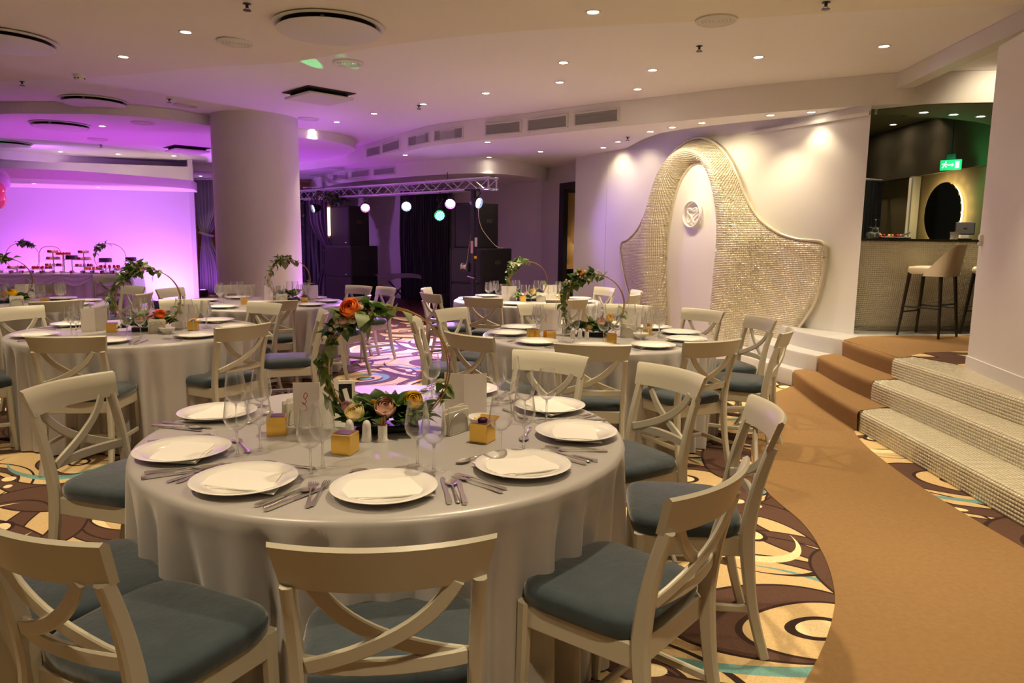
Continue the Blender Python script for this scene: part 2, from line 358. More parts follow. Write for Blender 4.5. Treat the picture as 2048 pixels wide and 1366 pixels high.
# tiled steps (right of the carpeted flight)
def tiled_step(xs, xe, y0, y1, z0, z1, xf):
    """front curve xf(y); rounded nose; returns backing + tiles"""
    ts = .0255; L_ = y1 - y0; nu = int(L_ / ts)
    prof = [(0, z0)] + [(0, z0 + (z1 - z0 - .03) * k / 6) for k in range(1, 7)] + [(.010, z1 - .012), (.026, z1)] + [(.026 + .0258 * k, z1) for k in range(1, int((xe - xs) / .0258) + 2)]
    P = np.zeros((nu + 1, len(prof), 3))
    for i in range(nu + 1):
        y = y1 - L_ * i / nu
        for j, (dx, z) in enumerate(prof): P[i, j] = (xf(y) + dx, y, z)
    return P
def nose(x0, c, yr, r):
    def g(y):
        x = x0 + c * math.sin((y - 4.4) * 1.3)
        if y > yr - r: x += r - math.sqrt(max(0, r * r - (y - yr + r) ** 2))
        return x
    return g
steps = thing('tiled_steps', 'pearl mosaic steps curving up to the bar platform', 'steps', (0, 0, 0)); steps['kind'] = 'structure'; del steps['category']
for k, (x0, yr, xe, c) in enumerate(((2.78, 5.76, 3.18, .02), (3.08, 6.14, 3.42, .02), (3.34, 6.32, 3.76, .02))):
    fx = nose(x0, c, yr, .16 if k == 0 else .08); z0, z1 = k * A6, (k + 1) * A6
    P = tiled_step(x0, xe, 2.3, yr, z0, z1, fx)
    ys = np.linspace(yr, 2.3, 60); poly = [(fx(y) + .04, y - .02) for y in ys] + [(4.6, 2.3), (4.6, yr)]
    MB().prism(poly[::-1] if False else poly, z0 - .002 if k else 0, z1 - .0015).obj('step_core', M_GROUT, steps, None)
    n0, n1 = P.shape[:2]; link('grout', mesh('grout', P.reshape(-1, 3), [(i * n1 + j, (i + 1) * n1 + j, (i + 1) * n1 + j + 1, i * n1 + j + 1) for i in range(n0 - 1) for j in range(n1 - 1)], 180), M_GROUT, steps)
    tiles('mosaic', P, M_TILEB, steps, h=.002, tilt=.02, gap=.87)
# carpeted flight
def carpet_step(n0, n1, b0, b1, z0, z1):
    """nose line n0->n1 (left,right), back b0,b1"""
    m = MB(); n = 12
    def fn(u, v):
        a = np.array(n0) * (1 - u) + np.array(n1) * u; b = np.array(b0) * (1 - u) + np.array(b1) * u; d = (b - a) / np.linalg.norm(b - a)
        pr = [(.0, z0), (0, z0 + .06), (-.004, z1 - .06), (-.006, z1 - .03), (.006, z1 - .008), (.03, z1), (.2, z1 + .001), (np.linalg.norm(b - a), z1)]
        k = pr[round(v * 7)]; bow = -.03 * math.sin(PI * u) * (1 if k[0] < .1 else .3)
        p = a + d * (k[0] + bow); return (p[0], p[1], k[1] + .004)
    m.grid(fn, n, 8); return m
cs = thing('carpeted_steps', 'tan carpeted flight of steps up to the bar', 'steps'); cs['kind'] = 'structure'; del cs['category']
C_ = [((2.98, 7.50), (2.79, 5.66), (3.34, 7.64), (3.10, 5.80), 0, A6), ((3.20, 7.42), (3.10, 6.08), (3.56, 7.66), (3.45, 6.22), A6, 2 * A6), ((3.46, 7.46), (3.41, 6.25), (3.8, 7.7), (3.75, 6.5), 2 * A6, 3 * A6)]
for a, b_, c, d, z0, z1 in C_:
    MB().prism([(a[0] + .015, a[1] - .01), (b_[0] + .015, b_[1] + .0), (4.3, b_[1] + .1), (4.3, a[1] - .01)], z0, z1 - .004).obj('step_core', M_TAN, cs, None)
    carpet_step(a, b_, c, d, z0, z1).obj('carpet_tread', M_TAN, cs, 50)
# white steps running along the wall to the shield
ws = thing('white_steps', 'white mosaic steps between the carpeted flight and shield wall', 'steps'); ws['kind'] = 'structure'; del ws['category']
for z0, z1, pts in ((0, A6, [(2.97, 7.5), (2.86, 7.9), (2.74, 8.5), (2.62, 9.2), (2.6, 9.9), (3.3, 9.0), (3.9, 8.0), (3.6, 7.5)]),
                    (A6, 2 * A6, [(3.18, 7.42), (3.05, 7.8), (2.98, 8.2), (2.98, 8.8), (3.05, 9.2), (3.9, 8.0), (3.7, 7.5)]),
                    (2 * A6, .5, [(3.46, 7.46), (3.34, 7.75), (3.26, 8.06), (3.24, 8.3), (3.28, 8.75), (3.45, 8.75), (3.95, 7.9), (3.9, 7.6)])):
    m = MB(); ctr = np.mean(pts, 0); pp = cr(pts[:5], 6) + pts[5:]
    inn = [(x + (ctr[0] - x) * .02, y + (ctr[1] - y) * .02) for x, y in pp]
    n = len(pp); V = [(x, y, z0) for x, y in pp] + [(x, y, z1 - .02) for x, y in pp] + [(x, y, z1) for x, y in inn]
    F = [(i, n + i, n + (i + 1) % n, (i + 1) % n) for i in range(n)] + [(n + i, 2 * n + i, 2 * n + (i + 1) % n, n + (i + 1) % n) for i in range(n)] + [tuple(range(2 * n, 3 * n))[::-1]]
    m.add(V, F).obj('white_step', M_WSTEP, ws, 40)

# ------------------------------------------------------------------ walls
def wall(name, pts, z0, z1, m, th=.12, label=None):
    mb = MB()
    for (x0, y0), (x1, y1) in zip(pts[:-1], pts[1:]):
        d = Vector((x1 - x0, y1 - y0, 0)).normalized(); nrm = Vector((-d.y, d.x, 0)) * th
        mb.prism([(x0, y0), (x1, y1), (x1 + nrm.x, y1 + nrm.y), (x0 + nrm.x, y0 + nrm.y)], z0, z1)
    return S_(mb.obj(name, m, None, None), label)
HM, HS, HD, HT, HN = 3.29, 2.97, 3.14, 2.70, 3.2
WP0 = np.array([3.80, 7.95]); WU = np.array([-.453, .891]); WN = np.array([-.891, -.453])   # along the wall (leftwards), normal into the room
def wp(s, off=0): p = WP0 + WU * s + WN * off; return (p[0], p[1])
MB().prism([wp(0), wp(.9), wp(.9, -.2), wp(.17, -.2)][::-1], 0, HS - .002).prism([wp(.9), wp(4.93), wp(4.93, -.2), wp(.9, -.2)][::-1], 0, HM).obj('wall_right', M_WALL, None, None)
S_(bpy.data.objects['wall_right'], 'white curved-hall wall behind the mosaic shield')
S_(MB().prism([wp(4.94), wp(5.94), wp(5.94, -.5), wp(4.94, -.5)][::-1], 0, HM).obj('wall_right.001', M_WALL, None, None), 'narrow white pier beside the lift door')
S_(MB().prism([wp(7.28, -.5), wp(8.05, -.5), wp(8.05, -.56), wp(7.28, -.56)][::-1], 0, HM).obj('wall_right.002', M_WALL, None, None))
S_(MB().prism([wp(5.94, -.5), wp(7.28, -.5), wp(7.28, -.56), wp(5.94, -.56)][::-1], 2.62, HM).obj('wall_right.003', M_WALL, None, None))
S_(MB().prism([wp(.0, .035), wp(1.7, .035), wp(1.7, 0), wp(0, 0)][::-1], 2.86, 2.9).obj('trim_1', M_WALL, None, None), 'slim white trim at the top of shield wall')
bk = [(.9, 15.05), (-5.7, 20.1)]
wall('wall_back', [(-5.7, 20.1), (.85, 15.19)][::-1], 0, HM, M_WALL, -.12, 'wall behind the stage')
wall('wall_back.001', [(-9.2, 19.9), (-5.6, 19.9)], 0, HM, M_WALL, .12)
wall('wall_left', [(-11.2, 14.85), (-7.0, 16.05)], 0, HS + .02, M_WALL, .12, 'wall washed in violet light behind the dessert buffet')
wall('wall_left.001', [(-7.0, 16.05), (-8.95, 19.95)], 0, HM, M_WALL, .1)
wall('wall_left.002', [(-11.3, -4), (-11.3, 21)], 0, HM, M_WALL, .12)
wall('wall_front', [(9.5, -4), (-11.4, -4)], 0, HM, M_WALL, .12)
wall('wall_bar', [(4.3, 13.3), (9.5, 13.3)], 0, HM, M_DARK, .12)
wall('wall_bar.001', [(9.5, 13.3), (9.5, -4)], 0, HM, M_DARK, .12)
MB().lathe([(.63, 0), (.63, HM)], 96, (-3.95, 11.3, 0), False).obj('column', M_WALL, None, 60); S_(bpy.data.objects['column'], 'thick round white column in the middle of the hall')
# big white folding panel on the platform
pu = np.array([.217, .976]); pn = np.array([-.976, .217]); pb = np.array([3.52, 4.86])
def pp_(s, o=0): p = pb + pu * s + pn * o; return (p[0], p[1])
pw = MB().prism([pp_(-2.6), pp_(-2.6, -.45), pp_(1.0, -.45), pp_(1.0)][::-1] if False else [pp_(-2.6), pp_(-2.6, -.45), pp_(1.0, -.45), pp_(1.0)], .53, 3.02).obj('wall_right.004', M_WPANEL, None, None); S_(pw, 'broad white panel standing on the platform at far right')
MB().prism([pp_(-2.6, .012), pp_(-2.6, -.46), pp_(1.0, -.46), pp_(1.0, .012)], .50, .60).obj('plinth', M_WPANEL, pw, None)
MB().prism([pp_(-2.6, -.06), pp_(-2.6, -.45), pp_(.75, -.45), pp_(.75, -.06)], 3.0, HM).obj('upper_pier', M_WALL, pw, None)
th_ = thing('wall_switch', 'small round white fitting on the edge of the right panel', 'switch', (*pp_(.955, .0), 1.54), math.atan2(pn[1], pn[0]) - PI / 2)
m = MB(); 
for k in range(2): m.lathe([(0, 0), (.032, 0), (.032, .008), (.026, .014), (0, .014)], 16)
o = MB().lathe([(.0, 0), (.03, 0), (.03, .012), (.022, .02), (0, .02)], 18).obj('cover', M_WPANEL, th_); o.rotation_euler = (-PI / 2, 0, 0); o.location = (0, 0, .02)
o = MB().lathe([(.0, 0), (.018, 0), (.018, .016), (.010, .024), (0, .024)], 14).obj('button', M_WPANEL, th_); o.rotation_euler = (-PI / 2, 0, 0); o.location = (0, 0, -.03)

# ------------------------------------------------------------------ ceilings
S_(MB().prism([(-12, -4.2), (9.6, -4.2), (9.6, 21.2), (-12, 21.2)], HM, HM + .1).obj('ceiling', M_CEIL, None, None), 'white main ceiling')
ne = cr([(-9.5, 9.6), (-6.6, 9.0), (-4.4, 8.45), (-3.3, 7.95), (-2.26, 7.46), (-1.2, 6.75), (-.03, 6.25), (1.51, 5.88), (2.66, 5.58), (3.58, 5.41), (4.2, 5.3)], 6)
def nz_(x, y): t = min(1, max(0, (-x - 1.6) / 2.4)); return HN + (HM - .004 - HN) * t * t * (3 - 2 * t)
m = MB(); V = []; F = []
for x, y in ne: V += [(x, y, HM - .001), (x, y, nz_(x, y))] + [(x, y + (-4.2 - y) * k / 6, nz_(x, y)) for k in range(1, 7)]
for i in range(len(ne) - 1):
    for j in range(7): a = i * 8 + j; b = a + 8; F.append((a, a + 1, b + 1, b))
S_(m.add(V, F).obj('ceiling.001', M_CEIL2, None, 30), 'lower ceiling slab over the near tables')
band = cr([(9.5, 7.3), (7, 7.45), (4.85, 7.78), (4.34, 7.86), (3.9, 7.98), (2.87, 8.54), (2.25, 9.0), (1.31, 9.69), (.69, 10.2), (.05, 10.75), (-.7, 11.3), (-1.35, 11.9), (-1.99, 12.86), (-2.76, 14.1), (-3.3, 14.85), (-4.6, 16.2), (-5.8, 16.9), (-6.8, 17.0), (-8.9, 15.9), (-10.2, 14.65), (-12, 13.2)], 6)
edge = cr([(1.80, 11.85), (1.83, 11.39), (1.89, 10.73), (2.05, 10.12), (2.4, 9.61), (2.89, 9.14), (3.36, 8.78), (3.7, 8.47), (3.9, 8.2)], 5)
# soffit behind the band, with the curved recess in front of the shield left open
soff = band[:] + [(-12, 21), (-5.5, 21), (.7, 15.2), wp(7.9, -.6), wp(5.95, -.6), wp(5.95, 0), wp(4.45)] + edge + [(4.0, 8.25), (4.13, 8.56), (4.4, 8.51), (4.95, 8.67), (5.52, 8.92), (5.91, 9.19), (6.3, 9.6), (9.5, 9.9)]
S_(MB().prism(soff, HS, HM - .002, top=False).obj('ceiling.002', M_CEIL, None, None), 'curved lower soffit with the vent band')
disc = cr([(-12, 12.2), (-9.4, 11.3), (-7.9, 10.6), (-6.95, 10.25), (-6.42, 10.22), (-5.7, 10.24), (-5.12, 10.48), (-4.69, 10.95), (-4.3, 11.6), (-3.57, 12.3), (-3.22, 12.65), (-3.0, 13.16), (-2.96, 13.72), (-3.12, 14.3), (-3.75, 15.56), (-4.7, 16.3)], 6) + [(-6, 16.95), (-6.8, 17.02), (-8.9, 15.95), (-10.2, 14.7), (-12, 13.3)]
S_(MB().prism(disc, HD, HM - .001, top=False).obj('ceiling.003', M_CEIL, None, None), 'low rounded ceiling disc behind the column')
drum = cr([(1.0, 16.2), (.75, 15.5), (.62, 14.9), (.31, 14.2), (-.07, 13.75), (-.39, 13.55), (-.75, 13.55), (-1.19, 13.75), (-2.27, 14.66), (-3.74, 16.28), (-4.75, 18.01), (-5.4, 19.4)], 6)
S_(MB().prism(drum + [(-5.7, 20.6), (1.4, 16.2)], HT, HS + .01, top=False).obj('ceiling.004', M_CEIL, None, None), 'rounded low ceiling over the stage')
can = cr([(-12, 12.6), (-10.4, 12.5), (-9.0, 12.65), (-7.9, 13.0), (-7.1, 14.0), (-6.62, 14.9), (-6.75, 15.6), (-7.0, 16.2)], 6) + [(-12, 15.4)]
S_(MB().prism(can, 2.45, 2.62, top=False).obj('ceiling.005', M_CEIL, None, None), 'curved canopy above the dessert buffet')
S_(MB().prism([(4.0, 8.22), (4.34, 7.92), (4.85, 7.80), (7, 7.47), (9.4, 7.35), (9.4, 9.9), (6.3, 9.6), (5.91, 9.19), (5.52, 8.92), (4.95, 8.67), (4.4, 8.51), (4.13, 8.5)], 2.962, HS + .001).obj('ceiling.007', M_BARC, None, None), 'added panel under the bar soffit, shade put into its brown')
S_(MB().prism([(4.0, 8.6), (9.4, 8.6), (9.4, 13.2), (4.3, 13.2)], HM - .008, HM - .003).obj('ceiling.008', M_BARC, None, None), 'added ceiling panel deep inside the bar, shade put into its brown')
# beam running to the right panel
S_(MB().prism([(4.05, 8.05), (3.87, 5.75), (3.6, 2.0), (3.75, 2.0), (4.02, 5.75), (4.2, 8.0)], 3.13, HM - .003).obj('trim_2', M_WALL, None, None), 'boxed white beam running from vent band to right panel')

# ------------------------------------------------------------------ shield on the wall
sh = thing('mosaic_shield', 'bell-shaped pearl mosaic relief around a white panel on the wall', 'wall sculpture')
outl = cr([(4.02, .0), (4.07, .5), (4.25, .87), (4.37, 1.2), (4.40, 1.38), (4.36, 1.48), (4.2, 1.53), (3.98, 1.67), (3.8, 1.9), (3.67, 2.09), (3.56, 2.31), (3.41, 2.56), (3.18, 2.77), (2.9, 2.90), (2.62, 2.925), (2.33, 2.83), (2.08, 2.65), (1.88, 2.4), (1.68, 2.08), (1.45, 1.81), (1.15, 1.635), (.83, 1.548), (.55, 1.53), (.44, 1.50), (.405, 1.42), (.41, 1.2), (.49, .84), (.64, .59), (.75, .42), (.82, .2), (.86, 0)], 8)
arch = cr([(3.12, .0), (3.17, .48), (3.23, .9), (3.26, 1.3), (3.2, 1.88), (3.06, 2.3), (2.86, 2.53), (2.66, 2.595), (2.46, 2.53), (2.29, 2.3), (2.18, 1.93), (2.15, 1.5), (2.17, 1.1), (2.2, .55), (2.24, 0)], 10)
def pdist(P, poly):
    a = np.array(poly)[:-1]; b = np.array(poly)[1:]; d = np.full(len(P), 9.)
    for p, q in zip(a, b):
        v = q - p; t = np.clip(((P - p) @ v) / (v @ v), 0, 1); d = np.minimum(d, np.linalg.norm(P - p - t[:, None] * v, axis=1))
    return d
def inside(P, poly):
    q = np.array(poly); x, y = P[:, 0], P[:, 1]; c = np.zeros(len(P), bool); j = len(q) - 1
    for i in range(len(q)):
        k = (q[i, 1] > y) != (q[j, 1] > y)
        with np.errstate(divide='ignore', invalid='ignore'): xi = (q[j, 0] - q[i, 0]) * (y - q[i, 1]) / (q[j, 1] - q[i, 1]) + q[i, 0]
        c ^= k & (x < xi); j = i
    return c
def shield_h(P):
    di = pdist(P, arch); do = pdist(P, outl); dr = np.minimum(.30, .5 * (di + do))
    e = np.clip(do / .11, 0, 1); edge_ = np.sqrt(np.clip(1 - (1 - e) ** 2, 0, 1))
    up = np.sin(PI / 2 * np.clip(di / dr, 0, 1)); t = np.clip((di - dr) / np.maximum(.02, np.minimum(do + di - dr, .62)), 0, 1)
    bump = np.where(di < dr, up, .5 + .5 * np.cos(PI * t))
    return .012 + .075 * edge_ * np.clip(di / .05, 0, 1) + .20 * bump * np.clip(do / .16, 0, 1) ** .7
def shield_pos(P, extra=0):
    h = shield_h(P) + extra; xy = WP0 + P[:, :1] * WU + h[:, None] * WN; return np.column_stack([xy, P[:, 1]])
ts = .0225
gs = np.arange(.38, 4.44, ts); gz = np.arange(0.0, 2.95, ts)
G = np.stack(np.meshgrid(gs, gz, indexing='ij'), -1)
cen = (G[:-1, :-1] + ts / 2).reshape(-1, 2); mk = (inside(cen, outl) & ~inside(cen, arch)).reshape(len(gs) - 1, len(gz) - 1)
GP = shield_pos(G.reshape(-1, 2)).reshape(len(gs), len(gz), 3)
tiles('mosaic', GP[::-1], M_TILE, sh, h=.0022, gap=.91, tilt=.13, mask=mk[::-1])
gi = np.where(mk)
idx = {}; V = []; F = []
def vi(i, j):
    if (i, j) not in idx: idx[i, j] = len(V); V.append(GP[i, j])
    return idx[i, j]
for i, j in zip(*gi): F.append((vi(i, j), vi(i, j + 1), vi(i + 1, j + 1), vi(i + 1, j)))
link('grout_body', mesh('grout_body', V, F, 80), M_GROUT, sh)
MB().tube([(*wp(s, .022), z) for s, z in arch], .026, 8).obj('inner_lip', M_TILE, sh, 180)
MB().tube([(*wp(s, .062), z) for s, z in outl], .018, 8).obj('outer_lip', M_TILE, sh, 180)
# outer rim back to the wall
m = MB(); n = len(outl)
m.add([(*wp(s, .075), z) for s, z in outl] + [(*wp(s, 0), z) for s, z in outl], [(i, i + 1, n + i + 1, n + i) for i in range(n - 1)]); m.obj('rim', M_TILE, sh, 80)
n = len(arch); m = MB(); m.add([(*wp(s, .02), z) for s, z in arch], [tuple(range(n))]); m.obj('white_panel', M_WPANEL, sh, None)
em = thing('emblem', 'white oval ring emblem of two mirrored S curves forming a heart', 'emblem', (*wp(2.70, .02), 1.885), math.atan2(WN[1], WN[0]) - PI / 2)
def en(x, z, y=.03): return (-x, y, z)   # local: x to the viewer's right, y out of the wall
n = 48; ring = [(.178 * cos(2 * PI * i / n), .042, .182 * sin(2 * PI * i / n)) for i in range(n)]
MB().sweep(ring, rsec(.024, .055, .3), up=(0, 1, 0), closed=True).obj('ring', M_WPANEL, em, 50)
Sc = [(-.012, .060), (-.045, .080), (-.085, .078), (-.104, .050), (-.098, .022), (-.06, -.005), (-.025, -.03), (-.014, -.062), (-.024, -.100), (-.056, -.118), (-.088, -.108), (-.106, -.078)]
for sx in (1, -1):
    pth = [(-sx * x, .035, z) for x, z in cr(Sc, 5)]
    MB().tube(pth, .012, 8, up=(0, 1, 0)).obj('s_curve', M_WPANEL, em, 60)
MB().tube([(0, .03, -.125), (0, .03, -.175)], .006, 6, up=(0, 1, 0)).obj('stem', M_WPANEL, em, 60)

# ------------------------------------------------------------------ lift door niche
ld = thing('lift_door', 'dark framed lift doorway with beige tufted interior beside white pier', 'lift')
MB().prism([wp(7.10, -.46), wp(7.28, -.46), wp(7.28, -.56), wp(7.10, -.56)][::-1], 0, 2.62).obj('door_frame', M_DWOOD, ld, None)
MB().prism([wp(5.9, -.46), wp(7.10, -.46), wp(7.10, -.56), wp(5.9, -.56)][::-1], 2.50, 2.62).obj('door_head', M_DWOOD, ld, None)
MB().prism([wp(4.9, -1.75), wp(8.2, -1.75), wp(8.2, -.6), wp(7.28, -.6), wp(7.28, -.57), wp(4.9, -.57)][::-1], 2.5, 2.56).obj('cab_ceiling', M_DWOOD, ld, None)
MB().prism([wp(7.35, -.57), wp(7.4, -.57), wp(7.4, -1.75), wp(7.35, -1.75)][::-1], 0, 2.5).obj('cab_side', M_DWOOD, ld, None)
MB().prism([wp(4.9, -.72), wp(4.95, -.72), wp(4.95, -1.75), wp(4.9, -1.75)][::-1], 0, 2.5).obj('cab_side', M_DWOOD, ld, None)
def tf(u, v):
    o_ = -.57 - 1.15 * u; z = 1.0 + 1.45 * v; a = (o_ / .26 + z / .3); b = (o_ / .26 - z / .3)
    return (*wp(7.345 - .05 * (abs(sin(PI * a / 2)) * abs(sin(PI * b / 2))) ** .6, o_), z)
MB().grid(tf, 50, 60).obj('tufted_panel', M_TUFT, ld, 80)
MB().prism([wp(7.25, -.58), wp(7.35, -.58), wp(7.35, -1.72), wp(7.25, -1.72)][::-1], .92, 1.0).obj('ledge', M_TUFT, ld, None)
MB().prism([wp(5.0, -1.62), wp(7.35, -1.62), wp(7.35, -1.74), wp(5.0, -1.74)][::-1], .9, 1.0).obj('ledge', M_TUFT, ld, None)
MB().prism([wp(5.0, -1.68), wp(7.35, -1.68), wp(7.35, -1.74), wp(5.0, -1.74)][::-1], 0, .9).obj('lower_panel', M_DWOOD, ld, None)
for s in (6.3, 6.75):
    q = wp(s, -1.45); o = MB().lathe([(0, 0), (.035, 0), (.035, .006), (0, .006)], 14).obj('cab_lamp', M_LAMP, ld); o.location = (*q, 2.492)
    spot('lift_lamp', (*q, 2.48), (*wp(s, -1.55), 0), 30, WARM, 120, .6, .03)

# ------------------------------------------------------------------ downlights
def downlight(label, x, y, z, e=1.0, ang=84, r=.045, lamp=True, to=None):
    t = thing('downlight', label, 'ceiling light', (x, y, z), 0, 'recessed downlights')
    if 'me_trim' not in globals():
        globals()['me_trim'] = MB().lathe([(.040, .001), (.046, -.006), (.058, -.006), (.062, .002)], 20, cap=False).mesh('trim', 60)
        globals()['me_lens'] = MB().lathe([(0, -.002), (.040, -.002), (.042, .004)], 20, cap=False).mesh('lens', 60)
    link('trim', me_trim, M_DIFF, t); link('lens', me_lens, M_LAMP, t)
    if lamp: spot('downlight_beam', (x, y, z - .02), to or (x, y, 0), P_DOWN * e, WARM, ang, .75, r)
    return t
NEAR = [('bright downlight on the lower slab, left of the small round speaker grille', -2.85, 6.53), ('downlight on the lower slab above the smoke detector, far left', -3.96, 7.6), ('bright downlight at top centre of the lower ceiling slab', .58, 5.7)]
for l, x, y in NEAR: downlight(l, x, y, nz_(x, y), 1.1)
for i, (x, y) in enumerate([(-1.15, 4.4), (1.6, 3.9), (.35, 2.9), (-2.6, 3.4), (2.35, 1.9), (.4, .5), (-1.7, 1.3), (-4.3, 4.9), (-6.4, 6.6), (-4.0, 1.4), (1.6, -1.6), (-1.6, -1.8), (2.85, 4.3)]):  # last one added out of view to light the right panel
    nm_ = 'first second third fourth fifth sixth seventh eighth ninth tenth eleventh twelfth added'.split()[i]
    downlight(f'{nm_} downlight of the near slab above and behind the viewer', x, y, nz_(x, y), 1.0)
MAIN = [('main ceiling downlight nearest below the green light spot', -.36, 9.24), ('main ceiling downlight beside the ceiling sprinkler', -1.23, 10.02), ('third downlight of the row leading to the column', -2.04, 10.81), ('fourth downlight of the row leading to the column', -2.78, 11.62), ('downlight close beside the right edge of the round column', -3.39, 12.45),
        ('nearer downlight of the close pair right of ceiling centre', .49, 7.65), ('farther downlight of the close pair right of ceiling centre', .51, 8.57), ('nearer downlight of the second pair, above the shield', 1.45, 7.93), ('farther downlight of the second pair, above the vents', 1.46, 8.9), ('lone main ceiling downlight above the shield top', 2.37, 7.34), ('main ceiling downlight nearest the boxed beam', 3.37, 6.9)]
for l, x, y in MAIN: downlight(l, x, y, HM, .45 if x < -2.5 else 1.0)
SOFF = [('soffit downlight below the leftmost upper vents', -1.94, 13.15, 0.22), ('soffit downlight below the middle upper vents', -.41, 11.3, 0.22), ('soffit downlight nearest the lift door', .44, 12.41, 0.22), ('soffit downlight washing the rounded stage fascia', -.45, 13.35, 0.28),
        ('lower downlight of the pair at the soffit corner near pier', 1.42, 11.8, 0.12), ('upper downlight of the pair at the soffit corner near pier', 1.55, 11.1, 0.12), ('first downlight along the curved soffit edge above shield', 1.84, 10.05, 0.25), ('second downlight along the curved soffit edge above shield', 2.05, 9.66, 0.25), ('third downlight along the curved soffit edge above shield', 2.34, 9.28, 0.25),
        ('fourth downlight along the curved soffit edge, right of shield top', 2.98, 8.68, 0.3), ('last downlight along the curved soffit edge, near the bar', 3.36, 8.44, 0.12)]
for l, x, y, e in SOFF:
    hug = y < 11.9 and x > 1.3
    downlight(l, x, y, HS, e, 110 if hug else 90, to=(x + 1.1, y + .6, 1.2) if hug and y > 8.8 else None)
DISC = [('downlight on the low disc, right of the large round diffusers', -6.27, 11.29), ('downlight on the low disc touching the left edge of column', -5.07, 12.68), ('leftmost downlight near the far edge of the low disc', -9.08, 15.09 - .3), ('middle downlight near the far edge of the low disc', -8.1, 15.1), ('right downlight near the far edge of the low disc', -7.05, 15.3)]
for l, x, y in DISC: downlight(l, x, y, HD, .25)
downlight('downlight over the left grey curtain', -7.75, 18.2, HS, .25)
downlight('left downlight on the canopy over the dessert buffet', -9.1, 13.92, 2.45, .25); downlight('right downlight on the canopy over the dessert buffet', -8.33, 14.71, 2.45, .25)
for i, (x, y) in enumerate([(4.57, 8.33), (4.97, 8.44), (5.34, 8.54)]): downlight(f'{("left", "middle", "right")[i]} downlight of the three over the bar counter', x, y, 2.961, .42, 70)
for i, (x, y) in enumerate([(5.6, 11.9), (5.7, 11.2)]): downlight(f'{("farther", "nearer")[i]} downlight of the left pair deep inside the bar', x, y, HM - .009, .03)
for i, (x, y) in enumerate([(5.7, 10.4), (5.75, 9.95)]): downlight(f'{("farther", "nearer")[i]} downlight of the right pair above the round bar mirror', x, y, HM - .009, .03)
spot('beam_wash', (5.0, 7.15, HM - .05), (5.0, 7.7, 2.9), 16, WARM, 95, .8, .05)

# ------------------------------------------------------------------ ceiling fittings
def diffuser(label, x, y, z, r=.34, tilt=0):
    t = thing('round_diffuser', label, 'ceiling diffuser', (x, y, z))
    MB().lathe([(r * .99, 0), (r * 1.03, -.012), (r * .97, -.022), (r * .9, -.012), (r * .88, 0)], 48, cap=False).obj('collar', M_DIFF, t, 60)
    MB().lathe([(r * .87, -.001), (0, -.001)], 40, cap=False).obj('throat', M_SHADOW, t, 60)
    MB().lathe([(0, -.062), (r * .9, -.062), (r * .96, -.055), (r * .94, -.048), (0, -.048)], 48, cap=False).obj('plate', M_DIFF, t, 40)
    for a in (.6, 2.7, 4.8): MB().box((r * .72 * cos(a), r * .72 * sin(a), -.03), (.03, .03, .045), .004).obj('bracket', M_DIFF, t, None)
    return t
diffuser('large round diffuser at top centre of the lower ceiling slab', -1.51, 6.12, HN, .43)
diffuser('large round diffuser cut by the left edge of the picture', -4.72, 6.95, HM - .01, .43)
diffuser('round diffuser hanging just before the low ceiling disc', -5.64, 10.0, HM, .40)
diffuser('nearer round diffuser on the violet ceiling disc', -6.82, 11.15, HD, .40)
diffuser('farther round diffuser on the violet disc at left edge', -9.2, 13.4, HD, .40)
def grille(label, x, y, z, r=.16):
    t = thing('ceiling_speaker', label, 'ceiling speaker', (x, y, z), 0, 'round ceiling speaker grilles')
    MB().lathe([(r, 0), (r, -.012), (r * .9, -.018), (r * .84, -.01)], 28, cap=False).obj('bezel', M_DIFF, t, 50)
    m = MB()
    for k in range(5): m.lathe([(r * .84 * (k + .15) / 5, -.010), (r * .84 * (k + .35) / 5, -.014), (r * .84 * (k + .75) / 5, -.014), (r * .84 * (k + .95) / 5, -.010)], 24, cap=False)
    m.obj('louvre', M_DIFF, t, 50); MB().lathe([(r * .85, -.006), (0, -.006)], 20, cap=False).obj('backing', M_VENT, t)
for l, x, y, z in (('small round grille right of the bright slab downlight', -2.51, 6.76, nz_(-2.51, 6.76)), ('small round grille near the middle top edge of slab', 1.55, 5.86, HN), ('round grille tinted green beyond the slab edge', -1.72, 7.75, HM), ('round grille at the head of the disc fascia, left of column', -4.55, 10.3, HM),
                   ('round grille just right of the column head', -3.14, 11.32, HM), ('round grille on the violet disc left of the column', -5.45, 10.9, HD), ('round grille on the violet disc behind the nearer diffuser', -7.2, 12.8, HD)): grille(l, x, y, z)
def sqpanel(label, x, y, z, a, rz):
    t = thing('ceiling_cassette', label, 'ceiling unit', (x, y, z), rz)
    MB().box((0, 0, -.004), (a * 1.06, a * 1.06, .008)).obj('recess', M_SHADOW, t, None); MB().box((0, 0, -.07), (a, a, .03), .008).obj('panel', M_DIFF, t, None)
    for i in (-1, 1):
        for j in (-1, 1): MB().box((i * a * .38, j * a * .38, -.03), (.04, .04, .06)).obj('bracket', M_SHADOW, t, None)
sqpanel('square white ceiling cassette with black gap beyond the slab', -2.45, 9.35, HM, .62, .78); sqpanel('square ceiling cassette on the violet disc near the column', -6.15, 13.9, HD, .62, .75)
